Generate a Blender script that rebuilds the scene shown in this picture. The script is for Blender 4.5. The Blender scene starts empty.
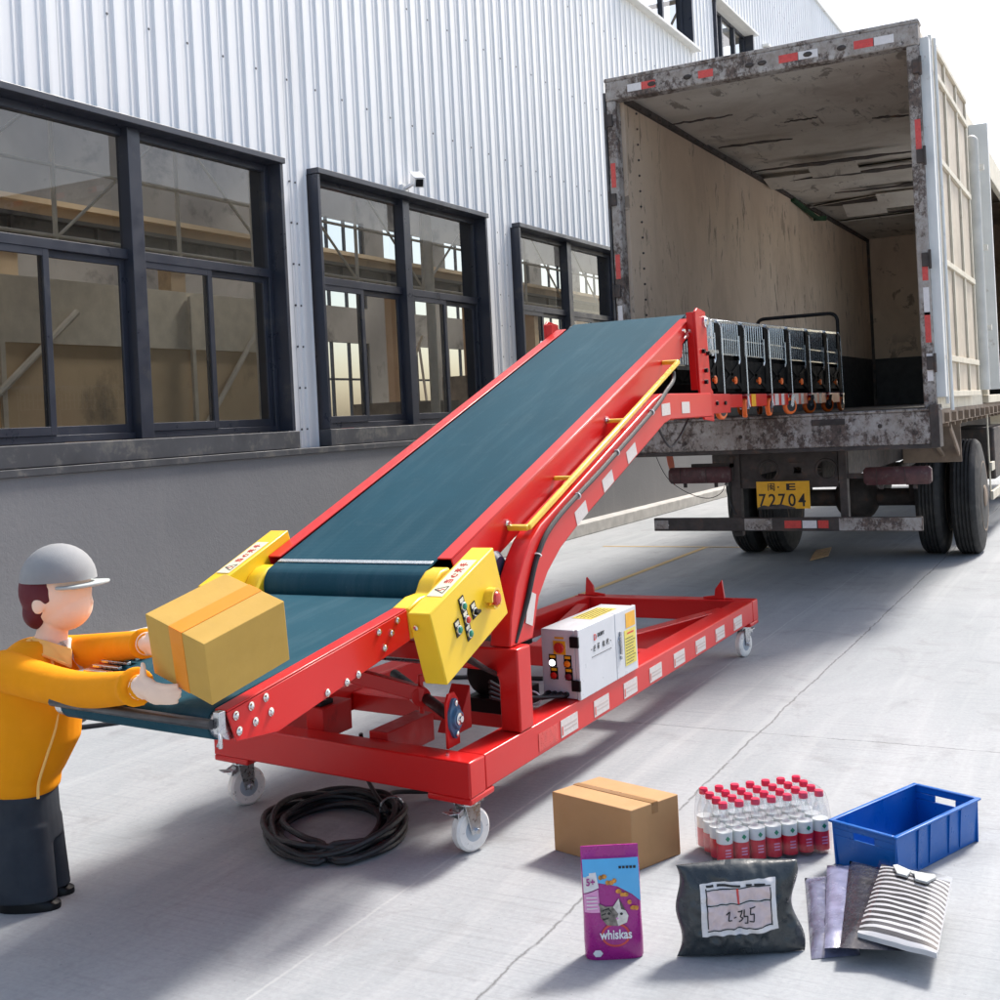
import bpy, bmesh, math, random
from mathutils import Vector, Matrix, noise
random.seed(7)
V = Vector
sc = bpy.context.scene
COL = sc.collection
R = math.radians

# ------------------------------------------------------------------ materials
def lin(c):
    return tuple(((v/255)/12.92 if v/255 <= .04045 else ((v/255+.055)/1.055)**2.4) for v in c)

def new_mat(name):
    m = bpy.data.materials.new(name); m.use_nodes = True
    nt = m.node_tree
    b = nt.nodes['Principled BSDF']
    return m, nt, b

def N(nt, t, **k):
    n = nt.nodes.new(t)
    for a, v in k.items():
        setattr(n, a, v)
    return n

def coords(nt, scale=(1, 1, 1)):
    tc = N(nt, 'ShaderNodeTexCoord'); mp = N(nt, 'ShaderNodeMapping')
    mp.inputs['Scale'].default_value = scale
    nt.links.new(tc.outputs['Object'], mp.inputs['Vector'])
    return mp.outputs['Vector']

def noise_tex(nt, vec, scale, detail=4, rough=.55, dist=0):
    n = N(nt, 'ShaderNodeTexNoise')
    n.inputs['Scale'].default_value = scale; n.inputs['Detail'].default_value = detail
    n.inputs['Roughness'].default_value = rough; n.inputs['Distortion'].default_value = dist
    nt.links.new(vec, n.inputs['Vector'])
    return n.outputs['Fac']

def ramp(nt, fac, p0, p1, c0=(0, 0, 0, 1), c1=(1, 1, 1, 1)):
    r = N(nt, 'ShaderNodeValToRGB')
    r.color_ramp.elements[0].position = p0; r.color_ramp.elements[1].position = p1
    r.color_ramp.elements[0].color = c0; r.color_ramp.elements[1].color = c1
    nt.links.new(fac, r.inputs['Fac'])
    return r.outputs['Color']

def mixc(nt, fac, a, b, blend='MIX'):
    m = N(nt, 'ShaderNodeMix', data_type='RGBA', blend_type=blend)
    for i, v in ((6, a), (7, b)):
        if isinstance(v, tuple): m.inputs[i].default_value = (*v[:3], 1)
        else: nt.links.new(v, m.inputs[i])
    if isinstance(fac, (int, float)): m.inputs[0].default_value = fac
    else: nt.links.new(fac, m.inputs[0])
    return m.outputs[2]

def mth(nt, op, a, b=None, c=None):
    m = N(nt, 'ShaderNodeMath', operation=op)
    for i, v in enumerate((a, b, c)):
        if v is None: continue
        if isinstance(v, (int, float)): m.inputs[i].default_value = v
        else: nt.links.new(v, m.inputs[i])
    return m.outputs[0]

def bump(nt, b, h, strength=.3, dist=.01):
    n = N(nt, 'ShaderNodeBump'); n.inputs['Strength'].default_value = strength
    n.inputs['Distance'].default_value = dist
    nt.links.new(h, n.inputs['Height']); nt.links.new(n.outputs['Normal'], b.inputs['Normal'])

def mat(name, col, rough=.5, metal=0., var=.12, vs=6., bmp=0., bs=60., coat=0., dirt=None, damt=.5, dscale=5., spec=None, rv=.12):
    m, nt, b = new_mat(name)
    v = coords(nt)
    f = noise_tex(nt, v, vs, 5)
    c = mixc(nt, ramp(nt, f, .3, .7), tuple(x*(1-var) for x in col), tuple(min(1, x*(1+var)) for x in col))
    if dirt:
        d = noise_tex(nt, v, dscale, 8, .65, .3)
        c = mixc(nt, ramp(nt, d, damt, damt+.12), c, dirt)
    nt.links.new(c, b.inputs['Base Color'])
    rr = ramp(nt, noise_tex(nt, v, vs*2.7, 4), .3, .75, (max(0, rough-rv),)*3+(1,), (min(1, rough+rv),)*3+(1,))
    nt.links.new(rr, b.inputs['Roughness'])
    b.inputs['Metallic'].default_value = metal
    if coat: b.inputs['Coat Weight'].default_value = coat; b.inputs['Coat Roughness'].default_value = .08
    if spec is not None: b.inputs['Specular IOR Level'].default_value = spec
    if bmp: bump(nt, b, noise_tex(nt, v, bs, 4), bmp, .004)
    return m

M = {}
M['red'] = mat('red_paint', (.60, .011, .010), .33, var=.04, vs=2, coat=.12, rv=.04, spec=.35)
M['red_dirty'] = mat('red_paint_scuffed', (.50, .012, .012), .45, var=.1, vs=6, dirt=(.26, .012, .012), damt=.60, spec=.3)
M['yellow'] = mat('yellow_paint', (.86, .56, .022), .35, var=.04, vs=3, coat=.1, rv=.05, spec=.35)
M['yellow_rail'] = mat('yellow_rail_paint', (.85, .55, .035), .3, coat=.4)
M['black'] = mat('black_plastic', (.005, .005, .006), .45, var=.2, spec=.25)
M['matt_black'] = mat('matt_black_paint', (.006, .006, .006), .7, var=.2, spec=.08)
M['rubber'] = mat('black_rubber', (.017, .017, .018), .55, var=.25, vs=20)
M['steel'] = mat('zinc_steel', (.60, .62, .64), .32, metal=1., var=.12, vs=30)
M['chrome'] = mat('bolt_steel', (.72, .72, .72), .22, metal=1., var=.08, vs=30)
M['dark_steel'] = mat('dark_steel', (.10, .10, .105), .42, metal=.8, var=.25, vs=14)
M['white_wheel'] = mat('white_nylon', (.82, .81, .76), .45, var=.08, vs=30, dirt=(.36, .34, .30), damt=.6, dscale=40)
M['hub'] = mat('pale_blue_hub', (.42, .48, .54), .4, metal=.3)
M['blue_bearing'] = mat('blue_cast_iron', (.045, .13, .24), .45, var=.2, vs=20)
M['sticker'] = mat('pale_reflective_sticker', (.62, .56, .53), .35, var=.06, vs=60)
M['sticker_red'] = mat('red_sticker_print', (.60, .12, .10), .4)
M['redtape'] = mat('red_reflective_tape', (.62, .06, .05), .35, var=.12, vs=40)
M['cab'] = mat('cabinet_grey', (.60, .61, .63), .38, var=.03, vs=8, bmp=.05, bs=200)
M['ylabel'] = mat('yellow_warning_label', (.70, .58, .10), .45, var=.12, vs=60)
M['wlabel'] = mat('pale_label', (.74, .68, .50), .45, var=.05)
M['orange'] = mat('orange_plastic', (.80, .14, .015), .4, var=.08)
M['green_btn'] = mat('green_button', (.01, .22, .13), .3)
M['red_btn'] = mat('red_button', (.55, .03, .02), .3)
M['ink'] = mat('black_ink', (.015, .015, .015), .6)
M['red_ink'] = mat('red_ink', (.60, .05, .03), .6)
M['wirecol'] = mat('silver_wire', (.62, .66, .68), .3, metal=.9, var=.08, vs=60)
M['frame'] = mat('anthracite_frame', (.030, .034, .048), .38, var=.15, vs=3, dirt=(.07, .068, .066), damt=.6, dscale=3)
M['sill'] = mat('dusty_dark_sill', (.055, .057, .064), .6, var=.25, vs=3, dirt=(.12, .115, .105), damt=.52, dscale=6)
M['rust'] = mat('rusted_dark_steel', (.060, .048, .042), .75, var=.35, vs=9, bmp=.4, bs=60, dirt=(.11, .065, .045), damt=.55, dscale=9)
M['tyre'] = mat('tyre_rubber', (.030, .029, .028), .8, var=.3, vs=8, bmp=.3, bs=50, dirt=(.075, .066, .055), damt=.55, dscale=4)
M['lens'] = mat('dusty_red_lamp_lens', (.085, .030, .030), .5, var=.3, vs=20, dirt=(.13, .09, .08), damt=.55, dscale=14)
M['plate'] = mat('yellow_number_plate', (.80, .40, .012), .4, var=.08, vs=20, dirt=(.25, .12, .02), damt=.66, dscale=14)
M['tan'] = mat('dusty_tan_flap', (.24, .175, .125), .8, var=.25, vs=7, bmp=.2, bs=20)
M['cream'] = mat('cream_painted_steel', (.62, .56, .44), .55, var=.12, vs=6, dirt=(.25, .17, .10), damt=.62, dscale=9)
M['white_steel'] = mat('white_painted_steel', (.72, .72, .69), .5, var=.06, vs=5, dirt=(.32, .26, .2), damt=.62, dscale=6)
M['whitep'] = mat('white_plastic', (.80, .80, .80), .35, var=.03)
M['beige'] = mat('beige_plaster', (.62, .47, .30), .85, var=.22, vs=.5, dirt=(.30, .24, .17), damt=.56, dscale=.8)
M['hallgrey'] = mat('dusty_hall_wall', (.30, .28, .25), .85, var=.3, vs=.4, dirt=(.12, .11, .10), damt=.55, dscale=.7)
M['goods'] = mat('stacked_goods', (.20, .17, .14), .8, var=.6, vs=2.5)
M['hallfloor'] = mat('workshop_floor', (.30, .27, .22), .7)
M['truss'] = mat('hall_steelwork', (.66, .60, .50), .6)
M['hallred'] = mat('red_machine_paint', (.5, .04, .04), .5)
M['roof'] = mat('roof_sheet', (.36, .36, .36), .6)
M['kerb'] = mat('kerb_concrete', (.48, .46, .43), .85, var=.18, vs=5, bmp=.4, bs=40)
M['yline'] = mat('worn_yellow_road_paint', (.50, .36, .16), .8, var=.1, vs=20)
M['card'] = mat('brown_cardboard', (.46, .26, .11), .8, var=.10, vs=5, bmp=.08, bs=80)
M['card_tape'] = mat('brown_parcel_tape', (.30, .16, .06), .35, var=.1)
M['flat_card'] = mat('ochre_cardboard', (.56, .345, .085), .85, var=.05, vs=9, bmp=.1, bs=60, spec=.2)
M['flat_tape'] = mat('orange_parcel_tape', (.80, .26, .006), .5, var=.03)
M['jacket'] = mat('orange_jacket', (.86, .31, .008), .9, var=.05, vs=7, bmp=.55, bs=9, spec=.12)
M['jacket_d'] = mat('dark_orange_trim', (.98, .58, .16), .8, var=.03)
M['shirt'] = mat('grey_shirt', (.50, .52, .50), .85)
M['skin'] = mat('pale_skin', (.92, .66, .50), .7, var=.02)
M['hair'] = mat('maroon_hair', (.10, .006, .014), .7)
M['capm'] = mat('grey_cap', (.29, .29, .29), .9, spec=.1, bmp=.15, bs=300)
M['capb'] = mat('pale_grey_brim', (.46, .49, .47), .9, spec=.1)
M['trouser'] = mat('dark_navy_trousers', (.022, .028, .038), .85, var=.15)
M['purple'] = mat('magenta_bag_film', (.34, .006, .20), .3, var=.1, vs=12, bmp=.12, bs=18, coat=.3)
M['sky_blue'] = mat('sky_blue_print', (.10, .42, .72), .35)
M['catgrey'] = mat('tabby_grey_print', (.20, .17, .14), .5, var=.6, vs=90)
M['catwhite'] = mat('pale_fur_print', (.66, .60, .54), .5, var=.25, vs=60)
M['pinkprint'] = mat('pink_print', (.70, .30, .52), .4)
M['kibble'] = mat('kibble_print', (.55, .22, .03), .5, var=.7, vs=80)
M['parcel'] = mat('dark_grey_poly_mailer', (.038, .045, .048), .3, var=.35, vs=9, bmp=1., bs=16)
M['paper'] = mat('paper_label', (.74, .70, .68), .6, var=.06, vs=50)
M['pink_paper'] = mat('pinkish_form', (.66, .52, .50), .6, var=.08, vs=40)
M['crate'] = mat('blue_plastic_crate', (.002, .11, .42), .35, var=.08, vs=6)
M['bagA'] = mat('pale_lilac_garment_in_film', (.13, .135, .20), .22, var=.35, vs=20, bmp=.6, bs=20)
M['bagB'] = mat('lavender_garment_in_film', (.22, .225, .33), .22, var=.25, vs=20, bmp=.6, bs=20)
M['bagC'] = mat('charcoal_garment_in_film', (.035, .035, .045), .25, var=.4, vs=20, bmp=.7, bs=16)
M['cloth_white'] = mat('white_knit', (.50, .50, .51), .8)
M['cloth_black'] = mat('black_knit', (.012, .012, .016), .8)
M['cap_red'] = mat('red_bottle_cap', (.72, .02, .07), .35)
M['bottle_red'] = mat('red_bottle_label', (.62, .006, .03), .4, var=.10, vs=60, spec=.3)
M['bottle_white'] = mat('white_bottle_label', (.70, .74, .72), .4)
M['bottle_green'] = mat('green_print', (.01, .25, .12), .4)
M['ribbon'] = mat('faded_orange_ribbon', (.72, .20, .12), .7)
M['sunpatch'] = mat('sunpatch_orange', (.95, .52, .24), .6, var=.3, vs=30)  # bright orange stands in for sunlight reaching under the truck

# belt
m, nt, b = new_mat('teal_conveyor_belt'); M['belt'] = m
v = coords(nt)
c = mixc(nt, ramp(nt, noise_tex(nt, v, 1.6, 5), .3, .7), (.008, .055, .080), (.012, .070, .102))
c = mixc(nt, mth(nt, 'MULTIPLY', ramp(nt, noise_tex(nt, v, 160, 2), .66, .74), .25), c, (.12, .18, .22))
nt.links.new(c, b.inputs['Base Color']); b.inputs['Roughness'].default_value = .62; b.inputs['Specular IOR Level'].default_value = .14
c = mixc(nt, mth(nt, 'MULTIPLY', ramp(nt, noise_tex(nt, coords(nt, (6, .7, .7)), 2.2, 7, .7), .48, .75), .22), c, (.10, .17, .20)); c = mixc(nt, mth(nt, 'MULTIPLY', ramp(nt, noise_tex(nt, v, 5, 8, .7), .6, .75), .15), c, (.16, .20, .22)); nt.links.new(c, b.inputs['Base Color'])
rb_ = N(nt, 'ShaderNodeTexWave', wave_type='BANDS', bands_direction='Y'); rb_.inputs['Scale'].default_value = 28; nt.links.new(v, rb_.inputs['Vector'])
bump(nt, b, mth(nt, 'ADD', mth(nt, 'MULTIPLY', rb_.outputs['Fac'], .5), mth(nt, 'MULTIPLY', noise_tex(nt, v, 300, 2), .5)), .16, .002)

# cladding
m, nt, b = new_mat('corrugated_cladding_paint'); M['clad'] = m
v = coords(nt, (1, 1, .12))
c = mixc(nt, ramp(nt, noise_tex(nt, v, 1.8, 5), .3, .7), (.78, .785, .785), (.84, .84, .835))
v2 = coords(nt)
c = mixc(nt, mth(nt, 'MULTIPLY', ramp(nt, noise_tex(nt, v2, .8, 6, .6), .5, .8), .2), c, (.6, .57, .55))
sp_ = N(nt, 'ShaderNodeSeparateXYZ'); nt.links.new(v2, sp_.inputs[0])
pn = N(nt, 'ShaderNodeTexWhiteNoise', noise_dimensions='1D'); nt.links.new(mth(nt, 'FLOOR', mth(nt, 'DIVIDE', sp_.outputs['Y'], .82)), pn.inputs['W'])
c = mixc(nt, mth(nt, 'MULTIPLY', pn.outputs['Value'], .14), c, (.62, .66, .72))
lap = mth(nt, 'LESS_THAN', mth(nt, 'FRACT', mth(nt, 'DIVIDE', sp_.outputs['Y'], .82)), .012)
c = mixc(nt, mth(nt, 'MULTIPLY', lap, .5), c, (.25, .27, .30))
run = noise_tex(nt, coords(nt, (1, 9, .25)), 1.5, 6, .65)
c = mixc(nt, mth(nt, 'MULTIPLY', ramp(nt, run, .56, .72), .30), c, (.50, .49, .47))
nt.links.new(c, b.inputs['Base Color']); b.inputs['Roughness'].default_value = .38


# render on the lower wall
m, nt, b = new_mat('grey_render'); M['render'] = m
v = coords(nt)
c = mixc(nt, ramp(nt, noise_tex(nt, v, .7, 6, .6), .3, .75), (.165, .165, .170), (.205, .203, .206))
c = mixc(nt, mth(nt, 'MULTIPLY', ramp(nt, noise_tex(nt, coords(nt, (1, 3, .35)), 2.2, 5), .55, .75), .35), c, (.23, .225, .22))
nt.links.new(c, b.inputs['Base Color']); b.inputs['Roughness'].default_value = .9
bump(nt, b, noise_tex(nt, v, 32, 5, .7), .32, .010)

# ground concrete: broomed slabs with joints, cracks and stains
m, nt, b = new_mat('broomed_concrete'); M['ground'] = m
v = coords(nt)
big = noise_tex(nt, v, .35, 7, .6, .4)
c = mixc(nt, ramp(nt, big, .32, .70), (.258, .280, .290), (.345, .364, .375))
med = noise_tex(nt, coords(nt, (1, .35, 1)), 1.9, 7, .65, .6)
c = mixc(nt, ramp(nt, med, .35, .72), c, (.385, .395, .405))
c = mixc(nt, mth(nt, 'MULTIPLY', ramp(nt, noise_tex(nt, v, 2.3, 8, .7, 1.2), .54, .70), .55), c, (.195, .195, .195))
fine = noise_tex(nt, v, 55, 6, .7)
c = mixc(nt, mth(nt, 'MULTIPLY', ramp(nt, fine, .35, .70), .3), c, (.17, .17, .18))
speck = ramp(nt, noise_tex(nt, v, 70, 2, .5), .735, .76)
c = mixc(nt, mth(nt, 'MULTIPLY', speck, .75), c, (.10, .095, .09))
# tyre and broom streaks running along the lane
st = noise_tex(nt, coords(nt, (5, .22, 1)), 1.6, 6, .6, .3)
c = mixc(nt, mth(nt, 'MULTIPLY', ramp(nt, st, .5, .72), .30), c, (.47, .47, .467))
br = noise_tex(nt, coords(nt, (1.4, 60, 1)), 1.0, 5, .6, .15)     # broom lines across
brm = ramp(nt, noise_tex(nt, v, 1.1, 3), .35, .62)
c = mixc(nt, mth(nt, 'MULTIPLY', mth(nt, 'MULTIPLY', ramp(nt, br, .50, .66), brm), .30), c, (.17, .17, .175))
sep = N(nt, 'ShaderNodeSeparateXYZ'); tc = N(nt, 'ShaderNodeTexCoord'); nt.links.new(tc.outputs['Object'], sep.inputs[0])
wob = mth(nt, 'MULTIPLY', mth(nt, 'SUBTRACT', noise_tex(nt, v, 2.2, 9, .75), .5), .075)
def joint(axis, pos, w, wb=wob):
    d = mth(nt, 'ABSOLUTE', mth(nt, 'SUBTRACT', mth(nt, 'ADD', sep.outputs[axis], wb), pos))
    return ramp(nt, d, w*.35, w, (1, 1, 1, 1), (0, 0, 0, 1))
j = joint('X', -1.555, .0055)
tot = j
for ax, p, w in (('Y', 5.30, .005), ('Y', 11.3, .006), ('Y', 17.3, .008), ('Y', -.7, .005), ('X', 2.5, .007)):
    tot = mth(nt, 'MAXIMUM', tot, joint(ax, p, w))
brk = ramp(nt, noise_tex(nt, v, 9, 4), .34, .46)
c = mixc(nt, mth(nt, 'MULTIPLY', mth(nt, 'MULTIPLY', tot, brk), .75), c, (.07, .068, .065))
pale = joint('X', -2.12, .006, mth(nt, 'MULTIPLY', wob, .5))
c = mixc(nt, mth(nt, 'MULTIPLY', mth(nt, 'MULTIPLY', pale, brk), .5), c, (.5, .5, .49))
nt.links.new(c, b.inputs['Base Color']); b.inputs['Roughness'].default_value = .82
h = mth(nt, 'ADD', mth(nt, 'MULTIPLY', fine, .5), mth(nt, 'MULTIPLY', br, .7))
h = mth(nt, 'SUBTRACT', h, mth(nt, 'MULTIPLY', tot, 1.2))
bump(nt, b, h, .35, .006)

# plywood lining of the truck: scratched, with black streaks
def ply(name, c0, c1, s, amt):
    m, nt, b = new_mat(name); v = coords(nt)
    c = mixc(nt, ramp(nt, noise_tex(nt, v, .9, 6, .6), .3, .7), c0, c1)
    n1 = noise_tex(nt, coords(nt, s), 2.6, 8, .72, .8)
    n2 = noise_tex(nt, v, .9, 2)
    k = mth(nt, 'MULTIPLY', ramp(nt, n1, .565, .60), ramp(nt, n2, .40, .56))
    c = mixc(nt, mth(nt, 'MULTIPLY', ramp(nt, noise_tex(nt, coords(nt, (1, 1.2, .5)), 1.3, 7, .7, .5), .45, .7), .4), c, (.24, .16, .11))
    c = mixc(nt, mth(nt, 'MULTIPLY', k, amt), c, (.05, .035, .025))
    k2 = ramp(nt, noise_tex(nt, v, 24, 3), .74, .77)
    c = mixc(nt, mth(nt, 'MULTIPLY', k2, .7), c, (.07, .05, .035))
    nt.links.new(c, b.inputs['Base Color']); b.inputs['Roughness'].default_value = .65
    bump(nt, b, n1, .2, .01)
    return m
M['ply'] = ply('scratched_plywood', (.56, .42, .30), (.64, .50, .37), (1, 3.2, .9), .6)
M['plyceil'] = ply('stained_ceiling_panel', (.56, .51, .44), (.66, .61, .54), (2.4, .8, 1), .6)
M['plydark'] = mat('black_kick_panel', (.035, .033, .032), .6, var=.3, vs=8)

# peeling white paint over rust
m, nt, b = new_mat('peeling_paint_on_rust'); M['peel'] = m
v = coords(nt, (1.3, 1, 1))
n = noise_tex(nt, v, 15, 12, .78, .2); n0 = noise_tex(nt, v, 2.2, 4)
f = ramp(nt, mth(nt, 'ADD', mth(nt, 'MULTIPLY', n, .62), mth(nt, 'MULTIPLY', n0, .38)), .455, .515)
c1 = mixc(nt, ramp(nt, noise_tex(nt, v, 26, 6, .7), .35, .65), (.045, .036, .032), (.17, .12, .095))
c2 = mixc(nt, ramp(nt, noise_tex(nt, v, 9, 6, .7), .3, .7), (.24, .195, .16), (.47, .44, .41))
nt.links.new(mixc(nt, f, c1, c2), b.inputs['Base Color']); b.inputs['Roughness'].default_value = .75
bump(nt, b, n, .5, .01)

def emis(name, col, s):
    m, nt, b = new_mat(name)
    b.inputs['Base Color'].default_value = (*col, 1)
    b.inputs['Emission Color'].default_value = (*col, 1); b.inputs['Emission Strength'].default_value = s
    return m
M['lamp_white'] = emis('lit_white_lamp', (.95, .97, 1), 1.6)
M['lamp_orange'] = mat('orange_lamp', (.85, .22, .01), .3)
M['lamp_red'] = mat('red_lamp', (.6, .015, .01), .3)
M['lamp_dark'] = mat('dark_red_lamp', (.16, .01, .02), .3)

def glass(name, tint, rough=.0, ior=1.5, base=.0):
    m = bpy.data.materials.new(name); m.use_nodes = True; nt = m.node_tree
    for n in list(nt.nodes): nt.nodes.remove(n)
    out = N(nt, 'ShaderNodeOutputMaterial'); tr = N(nt, 'ShaderNodeBsdfTransparent'); gl = N(nt, 'ShaderNodeBsdfGlossy')
    lw = N(nt, 'ShaderNodeLayerWeight'); lw.inputs['Blend'].default_value = .5
    f0 = ((ior-1)/(ior+1))**2
    fac = mth(nt, 'ADD', mth(nt, 'MULTIPLY', mth(nt, 'POWER', lw.outputs['Facing'], 5), 1-f0), f0+base)
    tr.inputs['Color'].default_value = (*tint, 1); gl.inputs['Roughness'].default_value = rough
    mx = N(nt, 'ShaderNodeMixShader')
    nt.links.new(mth(nt, 'MINIMUM', fac, 1.), mx.inputs[0])
    nt.links.new(tr.outputs[0], mx.inputs[1]); nt.links.new(gl.outputs[0], mx.inputs[2]); nt.links.new(mx.outputs[0], out.inputs[0])
    return m
M['glass'] = glass('window_glass', (.80, .81, .78), .0, 1.5, .04)
M['pet'] = glass('clear_bottle_plastic', (.93, .94, .95), .08, 1.35, .07)
M['film'] = glass('clear_shrink_film', (.97, .97, .98), .12, 1.3, .04)

# ------------------------------------------------------------------ mesh builder
DEFORM = None
SPLIT = {'bolt', 'door_hinge', 'hinge', 'marker_lamp', 'crate_rib', 'drum', 'gusset', 'arm_cross_member', 'underbody_box', 'scissor_link', 'bumper_hanger', 'coupling_hook',
         'docking_beam', 'workshop_machine', 'lift_handle', 'wire_grid', 'floor_plate', 'cable', 'axle', 'lamp_bracket', 'shoe', 'chassis_rail', 'cuff', 'cable_tie', 'wiring',
         'side_roller_strip', 'lamp_arm', 'mudguard', 'plywood_lining', 'kick_panel', 'partition_wall', 'drip_flashing', 'pocket_tab', 'chassis_beam', 'painted_stripe',
         'shirt_collar', 'loose_cable', 'peeling_paint', 'side_guard', 'transom', 'roof_edge', 'ceiling_panel', 'tensioner', 'loose_ceiling_flap', 'torn_ceiling_seam'}
class MB:
    def __init__(s): s.bm = bmesh.new()
    def face(s, pts, mi=0):
        vs = [s.bm.verts.new(p) for p in pts]
        f = s.bm.faces.new(vs); f.material_index = mi; return f
    def hexa(s, p, mi=0):       # 8 points: bottom ring 0-3, top ring 4-7
        v = [s.bm.verts.new(q) for q in p]
        for f in ((3, 2, 1, 0), (4, 5, 6, 7), (0, 1, 5, 4), (1, 2, 6, 5), (2, 3, 7, 6), (3, 0, 4, 7)):
            s.bm.faces.new([v[i] for i in f]).material_index = mi
        return s
    def box(s, x0, x1, y0, y1, z0, z1, mi=0):
        x0, x1 = sorted((x0, x1)); y0, y1 = sorted((y0, y1)); z0, z1 = sorted((z0, z1))
        return s.hexa([(x0, y0, z0), (x1, y0, z0), (x1, y1, z0), (x0, y1, z0), (x0, y0, z1), (x1, y0, z1), (x1, y1, z1), (x0, y1, z1)], mi)
    def obox(s, o, ex, ey, ez, mi=0):   # corner + three edge vectors
        o, ex, ey, ez = V(o), V(ex), V(ey), V(ez)
        return s.hexa([o, o+ex, o+ex+ey, o+ey, o+ez, o+ex+ez, o+ex+ey+ez, o+ey+ez], mi)
    def bar(s, p0, p1, w, h, up=(0, 0, 1), mi=0):   # rectangular bar between two points
        p0, p1 = V(p0), V(p1); d = (p1-p0).normalized(); u = V(up); sd = d.cross(u)
        if sd.length < 1e-4: sd = d.cross(V((1, 0, 0)))
        sd.normalize(); u = sd.cross(d).normalized()
        o = p0-sd*w/2-u*h/2
        return s.obox(o, sd*w, p1-p0, u*h, mi)
    def prism(s, pts, ax, a, b, mi=0):  # polygon in the other two axes, extruded along ax
        def mk(p, t):
            return {'x': (t, p[0], p[1]), 'y': (p[0], t, p[1]), 'z': (p[0], p[1], t)}[ax]
        A = [s.bm.verts.new(mk(p, a)) for p in pts]; B = [s.bm.verts.new(mk(p, b)) for p in pts]
        n = len(pts)
        s.bm.faces.new(A).material_index = mi; s.bm.faces.new(B[::-1]).material_index = mi
        for i in range(n):
            s.bm.faces.new((A[i], B[i], B[(i+1) % n], A[(i+1) % n])).material_index = mi
        return s
    def ring_loft(s, rings, caps=True, closed=False, mi=0):
        vr = [[s.bm.verts.new(p) for p in r] for r in rings]; n = len(rings[0])
        m_ = len(vr)
        for i in range(m_ if closed else m_-1):
            a, b2 = vr[i], vr[(i+1) % m_]
            for k in range(n):
                s.bm.faces.new((a[k], a[(k+1) % n], b2[(k+1) % n], b2[k])).material_index = mi
        if caps and not closed:
            s.bm.faces.new(vr[0][::-1]).material_index = mi; s.bm.faces.new(vr[-1]).material_index = mi
        return s
    def tube(s, pts, r, n=10, closed=False, mi=0, flat=1.):
        pts = [V(p) for p in pts]; rs = r if isinstance(r, (list, tuple)) else [r]*len(pts)
        rings = []; prev = None; m_ = len(pts)
        for i, p in enumerate(pts):
            if closed: d = pts[(i+1) % m_]-pts[i-1]
            else: d = pts[min(i+1, m_-1)]-pts[max(i-1, 0)]
            d.normalize()
            if prev is None:
                u = V((0, 0, 1)) if abs(d.z) < .9 else V((1, 0, 0))
            else: u = prev
            u = (u-d*u.dot(d)).normalized(); prev = u; w = d.cross(u)
            rings.append([p+(u*math.cos(2*math.pi*k/n)*flat+w*math.sin(2*math.pi*k/n))*rs[i] for k in range(n)])
        return s.ring_loft(rings, True, closed, mi)
    def cyl(s, p0, p1, r, n=20, r1=None, mi=0):
        return s.tube([p0, p1], [r, r if r1 is None else r1], n, mi=mi)
    def lathe(s, c, axis, prof, n=32, mi=0):   # prof: (offset along axis, radius); closed solid of revolution
        c, axis = V(c), V(axis).normalized()
        u = axis.orthogonal().normalized(); w = axis.cross(u)
        rings = [[c+axis*h+(u*math.cos(2*math.pi*k/n)+w*math.sin(2*math.pi*k/n))*r for k in range(n)] for h, r in prof]
        return s.ring_loft(rings, True, False, mi)
    def torus(s, c, axis, R_, r, n=32, k=10, mi=0):
        c, axis = V(c), V(axis).normalized(); u = axis.orthogonal().normalized(); w = axis.cross(u)
        return s.tube([c+(u*math.cos(2*math.pi*i/n)+w*math.sin(2*math.pi*i/n))*R_ for i in range(n)], r, k, True, mi)
    def ball(s, c, rx, ry=None, rz=None, rot=None, n=20, mi=0):
        ry = rx if ry is None else ry; rz = rx if rz is None else rz
        Mx = Matrix.Translation(V(c)) @ (rot.to_4x4() if rot else Matrix.Identity(4)) @ Matrix.Diagonal((rx, ry, rz, 1))
        r = bmesh.ops.create_uvsphere(s.bm, u_segments=n, v_segments=max(8, n*2//3), radius=1, matrix=Mx)
        return s
    def add_mesh(s, me, mx, mi=0):
        vs = [s.bm.verts.new(mx @ v.co) for v in me.vertices]
        for p in me.polygons:
            try: s.bm.faces.new([vs[i] for i in p.vertices]).material_index = mi
            except ValueError: pass
        return s
    def text(s, body, o, xd, yd, width=None, height=None, ext=.0, mi=0, bold=0., center=False):
        cu = bpy.data.curves.new('tmp', 'FONT'); cu.body = body; cu.size = 1; cu.extrude = .02; cu.offset = bold
        cu.resolution_u = 3
        ob = bpy.data.objects.new('tmp', cu); COL.objects.link(ob)
        dg = bpy.context.evaluated_depsgraph_get(); me = bpy.data.meshes.new_from_object(ob.evaluated_get(dg))
        xs = [v.co.x for v in me.vertices]; ys = [v.co.y for v in me.vertices]
        x0, x1, y0, y1 = min(xs), max(xs), min(ys), max(ys)
        sx = (width/(x1-x0)) if width else None; sy = (height/(y1-y0)) if height else None
        sx = sx or sy; sy = sy or sx
        xd, yd, o = V(xd).normalized(), V(yd).normalized(), V(o); zd = xd.cross(yd)
        if center: o = o-xd*(x1-x0)*sx/2-yd*(y1-y0)*sy/2
        mx = Matrix((( *(xd*sx),), (*(yd*sy),), (*(zd*.04),))).transposed().to_4x4()
        mx = Matrix.Translation(o) @ mx @ Matrix.Translation((-x0, -y0, 0))
        s.add_mesh(me, mx, mi)
        bpy.data.objects.remove(ob); bpy.data.curves.remove(cu); bpy.data.meshes.remove(me)
        return s
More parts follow.
